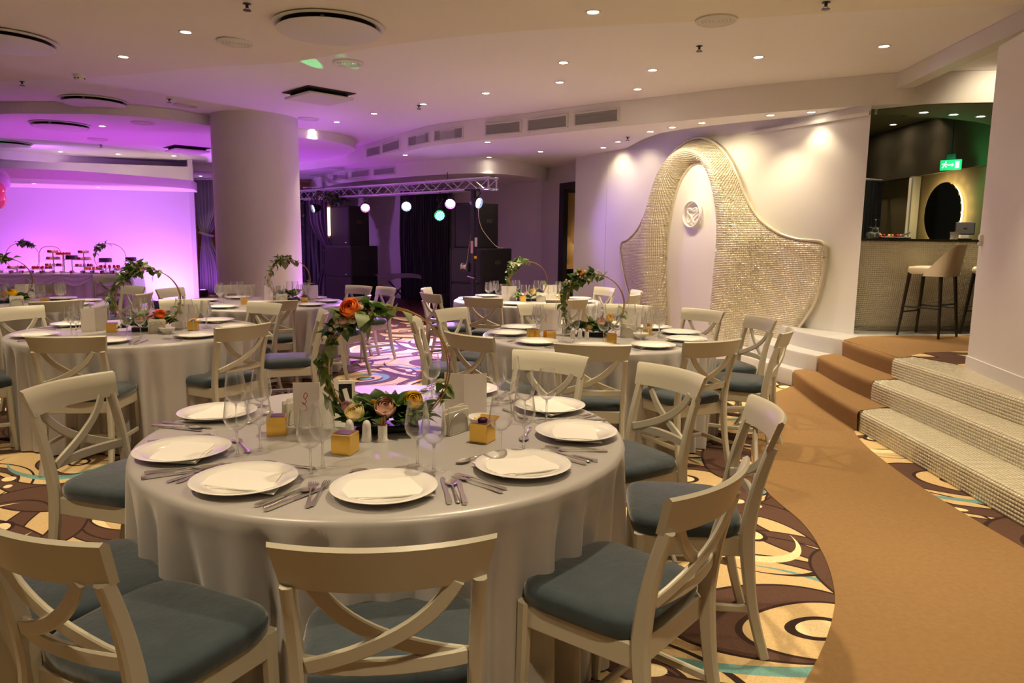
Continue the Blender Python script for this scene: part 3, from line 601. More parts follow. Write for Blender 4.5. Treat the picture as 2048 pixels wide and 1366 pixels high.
def sprinkler(label, x, y, z):
    t = thing('sprinkler', label, 'sprinkler', (x, y, z))
    MB().lathe([(.03, 0), (.03, -.004), (.012, -.008), (.01, -.03), (0, -.03)], 12).obj('stem', M_DKMETAL, t, 50); MB().lathe([(0, -.05), (.03, -.05), (.03, -.046), (0, -.046)], 12).obj('deflector', M_DKMETAL, t, 50)
    for a in (0, PI): MB().tube([(.01 * cos(a), .01 * sin(a), -.028), (.018 * cos(a), .018 * sin(a), -.038), (.006 * cos(a), .006 * sin(a), -.048)], .003, 5).obj('arm', M_DKMETAL, t, 50)
for l, x, y, z in (('ceiling sprinkler beside the second row downlight', -1.3, 10.13, HM), ('ceiling sprinkler left of the column head', -4.57, 9.87, HM), ('ceiling sprinkler above right of the shield', 1.7, 6.97, HM), ('ceiling sprinkler on the slab at the far left', -5.83, 8.85, nz_(-5.83, 8.85)),
                   ('ceiling sprinkler cut by the top edge, left of centre', -1.99, 5.62, nz_(-1.99, 5.62)), ('ceiling sprinkler cut by the top edge, right of centre', 2.21, 5.42, HN), ('soffit sprinkler at the start of curved edge', 1.62, 10.6, HS), ('ceiling sprinkler inside the dark bar', 4.55, 9.3, HM), ('small sprinkler on the violet ceiling disc', -7.6, 13.6, HD)): sprinkler(l, x, y, z)
sd = thing('smoke_detector', 'white smoke detector on the slab at upper left', 'smoke detector', (-4.91, 8.45, nz_(-4.91, 8.45)))
MB().lathe([(.06, 0), (.06, -.02), (.05, -.03)], 20).obj('base', M_WPANEL, sd, 40); MB().lathe([(.05, -.03), (.052, -.045), (.04, -.06), (0, -.062)], 20).obj('chamber', M_WPANEL, sd, 40)
for a in range(6): MB().box((.051 * cos(a), .051 * sin(a), -.044), (.012, .012, .012)).obj('slot', M_SHADOW, sd, None)
sd = thing('smoke_detector', 'small white detector under the stage soffit above the truss', 'smoke detector', (-1.75, 15.0, HT)); MB().lathe([(.06, 0), (.06, -.02), (.045, -.045), (0, -.05)], 16).obj('body', M_WPANEL, sd, 40)
# vents on the bands
bandp = np.array(band); drump = np.array(drum)
def vent(label, poly, px0, px1, z0, z1):
    """vent set on a band between two points along the polyline given by ratio x/y (sight-line bearing used only to find the place once)"""
    br = poly[:, 0] / poly[:, 1]
    def at(b):
        for i in range(len(poly) - 1):
            if (br[i] - b) * (br[i + 1] - b) <= 0 and 8 < poly[i, 1] < 19: t = (b - br[i]) / (br[i + 1] - br[i] + 1e-9); return poly[i] + (poly[i + 1] - poly[i]) * t
    a, b = at(px0), at(px1); c = (a + b) / 2; d = b - a; L = np.linalg.norm(d); rz = math.atan2(d[1], d[0])
    t = thing('air_vent', label, 'air vent', (c[0], c[1], (z0 + z1) / 2), rz, 'air vents on the curved bands'); h = z1 - z0
    s = -1 if (np.array([-sin(rz), cos(rz)]) @ (-c)) < 0 else 1     # side that faces the hall
    for dx, dz, w, hh in ((0, h / 2 - .012, L, .024), (0, -h / 2 + .012, L, .024), (-L / 2 + .012, 0, .024, h - .048), (L / 2 - .012, 0, .024, h - .048)):
        MB().box((dx, s * .012, dz), (w, .03, hh), .004).obj('frame_bar', M_VENTF, t, None)
    MB().box((0, s * .004, 0), (L - .04, .012, h - .04)).obj('backing', M_VENT, t, None)
    m = MB(); k = int((h - .05) / .016)
    for i in range(k): m.box((0, s * .014, -h / 2 + .03 + i * .016), (L - .05, .012, .006))
    m.obj('louvre', M_VENT, t, None)
bear = lambda px: (px - 1024) / 1440
for i, (a, b) in enumerate(((738, 765), (769, 803), (819, 861), (869, 926), (968, 1038), (1050, 1128), (1140, 1227))):
    vent(f'{("first", "second", "third", "fourth", "fifth", "sixth", "seventh")[i]} upper band vent, counted from the left', bandp, bear(a), bear(b), 3.02, 3.21)
for i, (a, b) in enumerate(((671, 700), (707, 743), (751, 792))):
    vent(f'{("left", "middle", "right")[i]} vent of the three on the stage fascia', drump, bear(a), bear(b), 2.77, 2.93)

# ------------------------------------------------------------------ chairs
CX, RX, RY = .2, .235, -.275
def back_y(z): return np.interp(z, [0, .25, .46, .62, .785, .89], [-.275, -.222, -.203, -.222, -.268, -.30])
def make_chair(label):
    t = thing('dining_chair', label, 'chair', group='cross-back banquet chairs')
    def pad(u, v):
        prof = [(.97, .452), (1.0, .470), (1.0, .492), (.965, .508), (.85, .517), (.5, .524), (.0004, .527)]
        k, z = prof[round(v * 6)]; a = 2 * PI * u; c, s = cos(a), sin(a); e = .42
        x = math.copysign(abs(c) ** e, c); y = math.copysign(abs(s) ** e, s)
        yy = .006 + .206 * y; hw = .212 + .022 * (y + 1) / 2
        return (hw * x * k, .018 + (yy - .018) * k, z)
    MB().grid(pad, 44, 7, True).obj('seat', M_VEL, t, 180)
    m = MB(); m.box((0, .185, .415), (.40, .022, .075), .004); m.box((0, -.185, .415), (.36, .022, .075), .004)
    for s in (-1, 1): m.sweep([(s * .182, -.19, .415), (s * .204, .18, .415)], rsec(.022, .075))
    m.obj('seat_frame', M_CHAIR, t, 30)
    for s in (-1, 1):
        MB().sweep([(s * .203, .178, .453), (s * .206, .182, .25), (s * .212, .195, 0)], rsec(.04, .04), up=(0, 1, 0), scale=[1, .92, .72]).obj('leg', M_CHAIR, t, 40)
        pth = cr([(s * .205, -.285, 0), (s * .198, -.232, .2), (s * .193, -.205, .42), (s * .194, -.208, .52), (s * .197, -.232, .66), (s * .2, -.27, .79)], 4)
        MB().sweep(pth, rsec(.030, .046), up=(0, 1, 0), scale=[(1, .8 + .35 * math.exp(-((p[2] - .45) / .18) ** 2)) for p in pth]).obj('leg', M_CHAIR, t, 40)
    def rail(u, v):
        # section loop v in 0..1 around the rail, u along
        x = (u * 2 - 1); q = [(-.011, 0), (.011, 0), (.011, .05), (.011, .100), (.0, .108), (-.011, .100), (-.011, .05), (-.011, 0)][round(v * 7)]
        z = .782 + q[1]; w = RX - .02 * (1 - q[1] / .108); y = back_y(z) - .050 * (1 - x * x) + .012 - q[0]
        return (x * w, y, z)
    m = MB().grid(rail, 17, 8); m.add([rail(0, v / 7) for v in range(7)], [tuple(range(7))]); m.add([rail(1, v / 7) for v in range(7)], [tuple(range(7))[::-1]])
    m.obj('top_rail', M_CHAIR, t, 50)
    pth = [(x, -.213 - .030 * (1 - (x / .19) ** 2), .575) for x in np.linspace(-.19, .19, 9)]
    MB().sweep(pth, rsec(.018, .040)).obj('back_rail', M_CHAIR, t, 40)
    for s in (-1, 1):
        pth = []
        for k in range(13):
            tt = k / 12; z = .79 - .215 * tt; x = s * (-.150 + .322 * (.38 * tt + .62 * tt ** 2.6)); y = back_y(z) - (.046 - .016 * tt) * (1 - (x / .2) ** 2) + s * .007 + .006; pth.append((x, y, z))
        MB().sweep(pth, rsec(.015, .036), up=(0, 1, .0)).obj('cross_slat', M_CHAIR, t, 40) if False else MB().sweep(pth, rsec(.036, .014), up=(0, 1, .0)).obj('cross_slat', M_CHAIR, t, 40)
    for s in (-1, 1): MB().sweep([(s * .197, -.235, .185), (s * .208, .182, .185)], rsec(.018, .028)).obj('stretcher', M_CHAIR, t, 40)
    MB().sweep([(-.2, .0, .185), (.2, .0, .185)], rsec(.018, .026)).obj('stretcher', M_CHAIR, t, 40)
    return t
TABLES = {1: ((-.473, 2.72), 'the front table'), 2: ((-2.93, 5.63), 'the left middle table'), 3: ((.669, 5.64), 'the right middle table'), 4: ((.18, 8.89), 'the table by the stage'), 5: ((-2.82, 8.14), 'the table before the column'), 6: ((-5.28, 7.55), 'the far left table')}
HN_ = ['twelve', 'one', 'two', 'three', 'four', 'five', 'six', 'seven', 'eight', 'nine', 'ten', 'eleven']
def clock(ang):
    h = ((PI / 2 - ang) / (2 * PI) * 24) % 24; k = round(h) % 24
    return (HN_[(k // 2) % 12] + " o'clock") if k % 2 == 0 else ('half past ' + HN_[(k // 2) % 12])
CH = {1: [(-1.01, 1.49), (-.25, 1.44), (.51, 1.85), (.93, 2.66), (.75, 3.42), (.19, 3.86), (-1.85, 2.97), (-1.46, 1.82)],
      2: [(-2.71, 4.38), (-1.9, 5.02), (-4.16, 6.02), (-3.2, 6.95), (-2.33, 6.70), (-1.62, 6.0), (-3.95, 4.78)],
      5: [(-2.33, 7.02), (-1.66, 7.62), (-1.6, 9.05), (-4.0, 8.45), (-3.5, 9.12), (-1.98, 9.25)],
      4: [(-1.05, 8.95), (-.92, 8.18), (-.30, 7.65), (.58, 7.56), (1.19, 9.5), (1.40, 8.40), (1.52, 8.95)],
      3: [(-.53, 6.32), (-.27, 4.68), (.48, 4.3), (1.26, 4.52), (2.02, 5.89), (1.92, 5.10), (1.70, 6.52), (1.09, 6.92), (.28, 6.91), (-.72, 5.56)],
      6: [(-4.27, 6.73), (-5.72, 8.8), (-4.62, 8.72), (-3.98, 7.72)]}
SPECIAL = {(1, 0): 'pale cross-back chair cut by the left edge at bottom left, showing its seat', (1, 1): 'pale cross-back chair nearest the viewer, back turned, at bottom centre', (1, 2): 'large pale cross-back chair with full slate seat at lower right', (1, 3): 'pale cross-back chair seen edge-on beside the tan carpet runner'}
proto = None; SEATS = {k: [] for k in CH}
for T, lst in CH.items():
    (tx, ty), tn = TABLES[T]
    for i, (x, y) in enumerate(lst):
        a = math.atan2(y - ty, x - tx); d = np.array([-cos(a), -sin(a)]); jit = random.uniform(-.07, .07)
        rz = math.atan2(d[1], d[0]) - PI / 2 + jit
        lab = SPECIAL.get((T, i), f"pale grey cross-back chair at {clock(a)} of {tn}")
        if lab in LABELS: lab = lab.replace('pale grey', 'second pale grey')
        loc = (x + d[0] * .262, y + d[1] * .262, .0)
        if proto is None: proto = make_chair(lab); proto.location = loc; proto.rotation_euler = (0, 0, rz)
        else: dup(proto, loc, rz, lab)
        SEATS[T].append(a)
dup(proto, (-6.22, 10.95, 0), PI + .2, 'pale grey cross-back chair standing before the dessert buffet')

# ------------------------------------------------------------------ tables and cloths
def cloth_mesh(seed, rr=.9, zt=.76, nseg=420, fold=.05):
    q = random.Random(seed); ph = [q.uniform(0, 6.28) for _ in range(6)]; m = MB()
    def f(t): return 0.5 * cos(41 * t + 1.6 * sin(3 * t + ph[0]) + ph[1]) + .5 * cos(27 * t + 2 * sin(2 * t + ph[2]) + ph[3]) + .3 * cos(9 * t + 1.5 * sin(4 * t + ph[4]))
    rows = [(0, 0), (.5, 0), (.86, 0), (.888, -.001), (.9, -.008), (.905, -.022)] + [(None, -(.022 + .728 * (k / 14) ** 1.1)) for k in range(1, 15)]
    n = nseg; V = [(0, 0, zt)]; F = []
    for r, dz in rows[1:]:
        for i in range(n):
            t = 2 * PI * i / n
            if r is None:
                w = min(1, (-dz - .02) / .30); w = (.75 * w + .25 * min(1, -dz / .7)) ** .8; ff = f(t); x = .905 + .02 * (-dz / .74) + fold * w * (abs(ff) * (1 if ff > 0 else -1)) - .04 * w
            else: x = r
            V.append((x * rr / .9 * cos(t), x * rr / .9 * sin(t), zt + dz))
    for i in range(n): F.append((0, 1 + i, 1 + (i + 1) % n))
    for k in range(len(rows) - 2):
        for i in range(n): j = (i + 1) % n; a = 1 + k * n; b = a + n; F.append((a + i, b + i, b + j, a + j))
    return mesh('tablecloth', V, F, 180)
for T, ((x, y), tn) in TABLES.items():
    t = thing('round_table', f'round banquet table hidden under its cloth, {tn}', 'table', (x, y, 0), 0, 'round banquet tables')
    MB().lathe([(0, .725), (.87, .725), (.875, .74), (.87, .752), (0, .752)], 40).obj('tabletop', M_WOOD, t, 40)
    for a in range(4): MB().tube([(.55 * cos(a * PI / 2 + .7), .55 * sin(a * PI / 2 + .7), 0), (.5 * cos(a * PI / 2 + .7), .5 * sin(a * PI / 2 + .7), .73)], .02, 8, up=(1, 0, 0)).obj('leg', M_DKMETAL, t)
    o = link('tablecloth', cloth_mesh(T), M_CLOTH, None, (x, y, 0), T * 1.3); tag(o, f'floor-length grey satin cloth on {tn}', 'tablecloth', 'grey satin tablecloths')

# ------------------------------------------------------------------ tableware meshes (shared)
m = MB(); m.lathe([(r_ * 1.045, z_) for r_, z_ in [(0, .004), (.07, .004), (.072, 0), (.08, 0), (.085, .005), (.118, .013), (.147, .021), (.150, .024), (.147, .0255), (.118, .017), (.09, .0095), (.0, .0085)]], 44, cap=False); ME_PLATE = m.mesh('plate', 60)
def napkin_mesh(v):
    m = MB(); 
    for k in range(2):
        w, l = .235 - .012 * k, .165 - .008 * k; sk = .02 * v; z = .0125 + .0034 * k
        def fn(u, q, w=w, l=l, z=z, k=k): x = (u - .5) * w + sk * (q - .5) * 2 + (.012 * k if v > 0 else -.012 * k); y = (q - .5) * l + .006 * sin(5 * u + k); return (x, y, z + .007 * sin(3.1 * u) * sin(3.1 * q) + .0012 * sin(9 * u + 4 * q + k) - .002 * (abs(u - .5) * 2) ** 4 * (k == 0))
        a = MB().grid(fn, 10, 8); n = len(a.v); m.add(a.v, a.f)
        edge_i = [i * 8 for i in range(10)] + [9 * 8 + j for j in range(1, 8)] + [i * 8 + 7 for i in range(8, -1, -1)] + [j for j in range(6, 0, -1)]
        E = [a.v[i] for i in edge_i]; L_ = len(E); m.add(E + [(x, y, z2 - .0032) for x, y, z2 in E], [(i, L_ + i, L_ + (i + 1) % L_, (i + 1) % L_) for i in range(L_)])
    return m.mesh('napkin', 40)
ME_NAP = [napkin_mesh(1), napkin_mesh(-1)]
def flat_rib(m, pts, zf, th=.002):
    """pts: (y, halfwidth) along +y"""
    V = []; n = len(pts)
    for y, w in pts: z = zf(y); w *= .78; V += [(-w, y, z), (w, y, z), (w, y, z + th), (-w, y, z + th)]
    F = [(0, 3, 2, 1), (4 * n - 4, 4 * n - 3, 4 * n - 2, 4 * n - 1)]
    for i in range(n - 1):
        a = 4 * i; b = a + 4; F += [(a, a + 1, b + 1, b), (a + 1, a + 2, b + 2, b + 1), (a + 2, a + 3, b + 3, b + 2), (a + 3, a, b, b + 3)]
    m.add(V, F)
hz = lambda y: .0035 + .004 * math.exp(-((y - .02) / .05) ** 2)
handle = [(-.105, .0045), (-.101, .0085), (-.09, .0092), (-.06, .0066), (-.03, .0042), (.01, .0032), (.035, .0034)]
m = MB(); flat_rib(m, handle + [(.045, .007), (.058, .0115), (.07, .0118)], hz, .0026)
for k in (-1.5, -.5, .5, 1.5):
    V = MB(); flat_rib(V, [(.069, .0022), (.09, .0019), (.108, .0013)], lambda y: .0035 + .06 * max(0, y - .07) ** 1.3, .0018); m.add([(x + k * .0062, y, z) for x, y, z in V.v], V.f)
ME_FORK = m.mesh('fork', 40)
m = MB(); flat_rib(m, [(-.115, .005), (-.11, .009), (-.09, .0095), (-.05, .0075), (-.02, .0068)], lambda y: .002, .007); flat_rib(m, [(-.02, .006), (.0, .0085), (.06, .0105), (.095, .0105), (.113, .006), (.118, .001)], lambda y: .003, .0015); ME_KNIFE = m.mesh('knife', 40)
m = MB(); flat_rib(m, [(-.105, .0045), (-.101, .0085), (-.09, .009), (-.05, .006), (-.01, .0036), (.035, .0034)], hz, .0026)
m.grid(lambda u, v: ((.019 * v * cos(2 * PI * u)), .063 + .030 * v * sin(2 * PI * u), .0035 + .005 * v * v), 16, 4, True); ME_SPOON = m.mesh('spoon', 180)
# wine glass: bowl, stem, foot
ME_BOWL = MB().lathe([(.006, .092), (.018, .096), (.034, .112), (.0405, .130), (.041, .143), (.037, .175), (.031, .212), (.0300, .220), (.0290, .220), (.0298, .212), (.0358, .175), (.0398, .143), (.0392, .131), (.033, .114), (.017, .0985), (.0, .0965)], 26, cap=False).mesh('bowl', 70)
ME_STEM = MB().lathe([(.010, .004), (.0052, .012), (.0038, .03), (.0036, .08), (.0058, .091), (.009, .0945)], 12, cap=False).mesh('stem', 70)
ME_FOOT = MB().lathe([(.0345, 0), (.0352, .0015), (.034, .003), (.016, .0048), (.008, .009)], 26, cap=False).mesh('foot', 60)
for me_, gm in ((ME_BOWL, M_GLASS), (ME_STEM, M_GLASS2), (ME_FOOT, M_GLASS)): me_.materials.append(gm)
m = MB(); m.lathe([(.0345, 0), (.034, .003), (.009, .007), (.0037, .02), (.0037, .085), (.012, .094), (.034, .112), (.041, .140), (.037, .175), (.030, .220), (.029, .220), (.0358, .175), (.0395, .141), (.033, .114), (0, .0965)], 18, cap=False); ME_GLASS = m.mesh('wine_glass', 70); ME_GLASS.materials.append(M_GLASS)
for me_, mm in ((ME_PLATE, M_CHINA), (ME_FORK, M_STEEL), (ME_KNIFE, M_STEEL), (ME_SPOON, M_STEEL), (ME_NAP[0], M_NAP), (ME_NAP[1], M_NAP)): me_.materials.append(mm)
ZT = .7602
def put(name, me, label, cat, group, x, y, z=ZT, rz=0): return tag(link(name, me, None, None, (x, y, z), rz), label, cat, group)
def wine_glass(label, x, y, full=True, s=1.0, group='stemmed glasses'):
    if not full:
        o = put('wine_glass', ME_GLASS, label, 'glass', group, x, y); o.scale = (s, s, s); return o
    t = thing('wine_glass', label, 'glass', (x, y, ZT), random.uniform(0, 6), group); t.scale = (s, s, s)
    link('bowl', ME_BOWL, None, t); link('stem', ME_STEM, None, t); link('foot', ME_FOOT, None, t); return t
def setting(T, ang, cut=2, glasses=2, full=True, pr=.70, dang=0, nap_rot=None):
    (tx, ty), tn = TABLES[T]; ck = clock(ang); c = np.array([cos(ang), sin(ang)]); inward = -c; right = np.array([inward[1], -inward[0]])
    P = np.array([tx, ty]) + c * pr; rz = math.atan2(inward[1], inward[0]) - PI / 2
    at = f"at {ck} of {tn}"
    put('plate', ME_PLATE, f'white dinner plate {at}', 'plate', 'dinner plates', P[0], P[1])
    v = random.choice((0, 1)); put('napkin', ME_NAP[v], f'folded white napkin on the plate {at}', 'napkin', 'folded napkins', P[0] + inward[0] * .005, P[1] + inward[1] * .005, ZT, rz + (nap_rot if nap_rot is not None else random.uniform(-.5, .5)))
    if cut:
        for k in range(2):
            q = P - right * (.185 + .026 * k) + inward * (.01 - .01 * k); put('fork', ME_FORK, f'{("inner", "outer")[k]} steel fork left of the plate {at}', 'fork', 'table forks', q[0], q[1], ZT, rz + random.uniform(-.12, .12))
            q = P + right * (.18 + .045 * k) - inward * (.005 + .01 * k); put('knife', ME_KNIFE, f'{("inner", "outer")[k]} steel knife right of the plate {at}', 'knife', 'table knives', q[0], q[1], ZT, rz + random.uniform(-.1, .1))
        if cut > 1:
            q = P + right * .203 - inward * .012; put('spoon', ME_SPOON, f'steel soup spoon between the knives {at}', 'spoon', 'table spoons', q[0], q[1], ZT, rz + random.uniform(-.08, .08))
            q = P + inward * .19 - right * .02; put('spoon', ME_SPOON, f'steel dessert spoon above the plate {at}', 'spoon', 'table spoons', q[0], q[1], ZT, rz + PI / 2 + random.uniform(-.25, .25))
    for k in range(glasses):
        q = P + inward * (.22 + .02 * k) + right * (.06 + .085 * k); wine_glass(f'{("left", "right", "extra")[k]} stemmed glass {at}', q[0], q[1], full)
# front table: places as set, with their own glasses
PL1 = [(-1.12, 2.38), (-.80, 2.085), (-.37, 2.03), (.04, 2.26), (.25, 2.68), (.17, 3.11), (-.22, 3.44), (-1.22, 2.92)]
for i, (x, y) in enumerate(PL1):
    a = math.atan2(y - 2.72, x + .473); setting(1, a, 2, 0, True, math.hypot(x + .473, y - 2.72), 0, [-.35, .3, .1, -.45, .1, .0, .2, .15][i])
for l, x, y, s in (('front left wine glass of the left four on the front table', -.925, 2.36, 1), ('front right wine glass of the left four on the front table', -.872, 2.43, 1), ('rear left wine glass of the left four on the front table', -1.08, 2.76, 1), ('rear right wine glass of the left four on the front table', -.99, 2.79, 1),
                ('wine glass right behind its twin, before the left menu card', -.607, 2.25, 1), ('wine glass in front of its twin, before the left menu card', -.622, 2.165, 1), ('left wine glass of the pair at the middle of front table', -.305, 2.28, 1), ('right wine glass of the pair at the middle of front table', -.245, 2.225, 1),
                ('rearmost left wine glass of the right cluster, front table', -.06, 3.17, 1), ('rearmost right wine glass of the right cluster, front table', .0, 3.21, 1), ('wine glass of the right cluster beside the far right plate', .055, 2.87, 1), ('rightmost wine glass of the right cluster, front table', .145, 2.89, 1),
                ('front left wine glass of the right cluster behind gold box', -.035, 2.40, 1), ('front right wine glass of the right cluster, front table', .045, 2.47, 1), ('wine glass behind the hoop on the far side of front table', -.37, 3.28, 1)): wine_glass(l, x, y, True, s)
for T in (2, 3):
    used = []
    for a in SEATS[T]:
        if all(abs((a - b + PI) % (2 * PI) - PI) > .3 for b in used): used.append(a); setting(T, a, 1, 2, True)
for T in (4, 5, 6):
    used = []; base = SEATS[T][0]
    for k in range(9):
        a = base + 2 * PI * k / 9; setting(T, a, 0, 2, False)

# ------------------------------------------------------------------ table accessories
def menu(label, x, y, rz, mark=False, h=.178, w=.1):
    t = thing('menu_card', label, 'menu card', (x, y, ZT), rz, 'folded menu cards'); a = .42
    for s in (-1, 1):
        d = Matrix.Rotation(s * a, 3, 'Z'); m = MB(); m.box((s * w / 2, 0, h / 2), (w, .0012, h))
        m.v = [tuple(d @ Vector(v)) for v in m.v]; p = m.obj('leaf_panel', M_PAPER, t, None)
        if mark and s == -1:
            f = MB(); pts = cr([(-.055, 0, .11), (-.045, 0, .125), (-.052, 0, .137), (-.06, 0, .12), (-.05, 0, .105), (-.058, 0, .09), (-.066, 0, .10), (-.052, 0, .085), (-.048, 0, .07), (-.058, 0, .065)], 4)
            f.sweep([(x_, -.0009, z) for x_, _, z in pts], rsec(.0028, .0006), up=(0, 1, 0)); f.v = [tuple(d @ Vector(v)) for v in f.v]; f.obj('red_flourish', M_PRINT, p, None)
    return t
def gold_box(label, x, y, rz, openlid=False, s=.072):
    t = thing('favour_box', label, 'gift box', (x, y, ZT), rz, 'gold favour boxes')
    MB().box((0, 0, s / 2), (s, s, s), .0015).obj('body', M_GOLD, t, None)
    MB().box((0, 0, s + .0006), (s * .8, s * .8, .0012)).obj('lid', M_GOLDLID, t, None)
    if openlid:
        m = MB(); m.add([(-s / 2, s / 2, s), (s / 2, s / 2, s), (s / 2 + .004, s / 2 + .026, s + .013), (-s / 2 - .004, s / 2 + .026, s + .013)], [(0, 1, 2, 3)]); m.add([(v[0], v[1], v[2] + .001) for v in m.v], [(3, 2, 1, 0)]); m.obj('flap', M_GOLD, t, None)
        m = MB(); m.sphere((0, 0, s + .008), .02, 8, 5, (1, 1, .5)); m.obj('ribbon', M_ROSE['plum'], t, 60)
def napkin_holder(label, x, y, rz):
    t = thing('napkin_holder', label, 'napkin holder', (x, y, ZT), rz, 'wire napkin holders')
    for s in (-1, 1): MB().tube(cr([(-.055, s * .02, .004), (-.045, s * .021, .06), (0, s * .022, .082), (.045, s * .021, .06), (.055, s * .02, .004)], 5), .0022, 6).obj('wire', M_STEEL, t, 60)
    MB().box((0, 0, .003), (.11, .042, .004), .001).obj('base', M_STEEL, t, None)
    for k in range(7):
        z0 = .055 + .012 * sin(k * 2.1); MB().box((0, -.0165 + .0055 * k, z0 / 1 - .012), (.118, .0042, .095 + .008 * sin(k * 1.7)), .001, Matrix.Rotation(R(5 * sin(k * 1.3)), 3, 'Y')).obj('paper_napkin', M_PAPER, t, None)
def shaker(label, x, y, cat='salt shaker'):
    t = thing('shaker', label, cat, (x, y, ZT), 0, 'white china shakers')
    MB().lathe([(.0, 0), (.021, 0), (.0215, .003), (.0175, .02), (.016, .05), (.015, .064), (.011, .074), (.004, .079), (0, .08)], 20, cap=False).obj('body', M_CHINA, t, 70)
    for a in range(3): MB().lathe([(0, .0805), (.0014, .0803)], 6, (.004 * cos(a * 2.1), .004 * sin(a * 2.1), -.0012), False).obj('hole', M_SHADOW, t)
def toothpicks(label, x, y):
    t = thing('toothpick_holder', label, 'toothpick holder', (x, y, ZT), 0, 'toothpick holders')
    MB().lathe([(0, 0), (.0225, 0), (.0225, .003), (.017, .010), (.0175, .06), (.0155, .06), (.0155, .012), (0, .012)], 20, cap=False).obj('cup', M_CHINA, t, 60)
    q = random.Random(3)
    for k in range(22): r, a = .013 * math.sqrt(q.random()), q.random() * 6.28; MB().tube([(r * .7 * cos(a), r * .7 * sin(a), .012), (r * cos(a) * 1.1, r * sin(a) * 1.1, .082 + q.random() * .008)], .0011, 5, up=(1, 0, 0)).obj('toothpick', M_WOOD, t, None)
def bowl_(label, x, y):
    t = thing('bowl', label, 'bowl', (x, y, ZT), 0, 'small white bowls'); MB().lathe([(0, .002), (.028, 0), (.03, .006), (.048, .025), (.06, .046), (.058, .047), (.045, .027), (.026, .01), (0, .008)], 28, cap=False).obj('dish', M_CHINA, t, 60)
    m = MB(); q = random.Random(5)
    for k in range(9): m.sphere((q.uniform(-.025, .025), q.uniform(-.025, .025), .028 + q.random() * .01), .011, 7, 5, (1, 1, .7))
    o = m.obj('butter_curls', M_ROSE['cream'], t, 60); o['kind'] = 'stuff'
def leaf_mesh(l, w, fold=.18, curl=.15):
    V = []; F = []; n = 5
    for i in range(n + 1):
        t = i / n; ww = w * sin(PI * min(1, t ** .8)) * (1 if 0 < i < n else 0); y = l * t; z = curl * l * (t - t * t) * 2 - curl * l * t * t
        V += [(-ww, y, z + fold * ww), (0, y, z - .002), (ww, y, z + fold * ww)]
    for i in range(n): a = 3 * i; b = a + 3; F += [(a, a + 1, b + 1, b), (a + 1, a + 2, b + 2, b + 1)]
    return mesh('leaf', V, F, 180)
LEAFM = []
for k in range(3):
    LEAFM.append([leaf_mesh(1, w, f, c) for w, f, c in ((.33, .25, .2), (.42, .15, .35), (.26, .35, .1))])
    for me_ in LEAFM[-1]: me_.materials.append(M_LEAF[k])
def rose_mesh(r):
    m = MB()
    for ring_, (n, rad, t0, fl) in enumerate(((3, .34, .25, 0), (3, .52, .42, .0), (4, .70, .62, .05), (5, .86, .85, .12), (5, 1.0, 1.08, .2))):
        for i in range(n):
            a0 = 2 * PI * i / n + ring_ * .7
            def fn(u, v, a0=a0, rad=rad, t0=t0, fl=fl, n=n):
                w = (u - .5) * 2; a = a0 + w * PI / n * 1.35; th = 2.6 + (t0 + .22 * w * w - 2.6) * v; rr = r * rad * (1 + fl * max(0, v - .7) * 2 + .05 * (w > 0)); z = r * .45 - rr * .95 * cos(PI - th) * 1.0
                return (rr * sin(th) * cos(a), rr * sin(th) * sin(a), r * .35 + rr * cos(th))
            m.grid(fn, 7, 7)
    m.sphere((0, 0, r * .3), r * .3, 8, 5); return m.mesh('rose', 180)
ROSEM = {k: rose_mesh(1) for k in M_ROSE}
for k in ROSEM: ROSEM[k].materials.append(M_ROSE[k])
def orient(d, roll=0):
    d = Vector(d).normalized(); return d.to_track_quat('Y', 'Z') @ __import__('mathutils').Quaternion((0, 1, 0), roll)
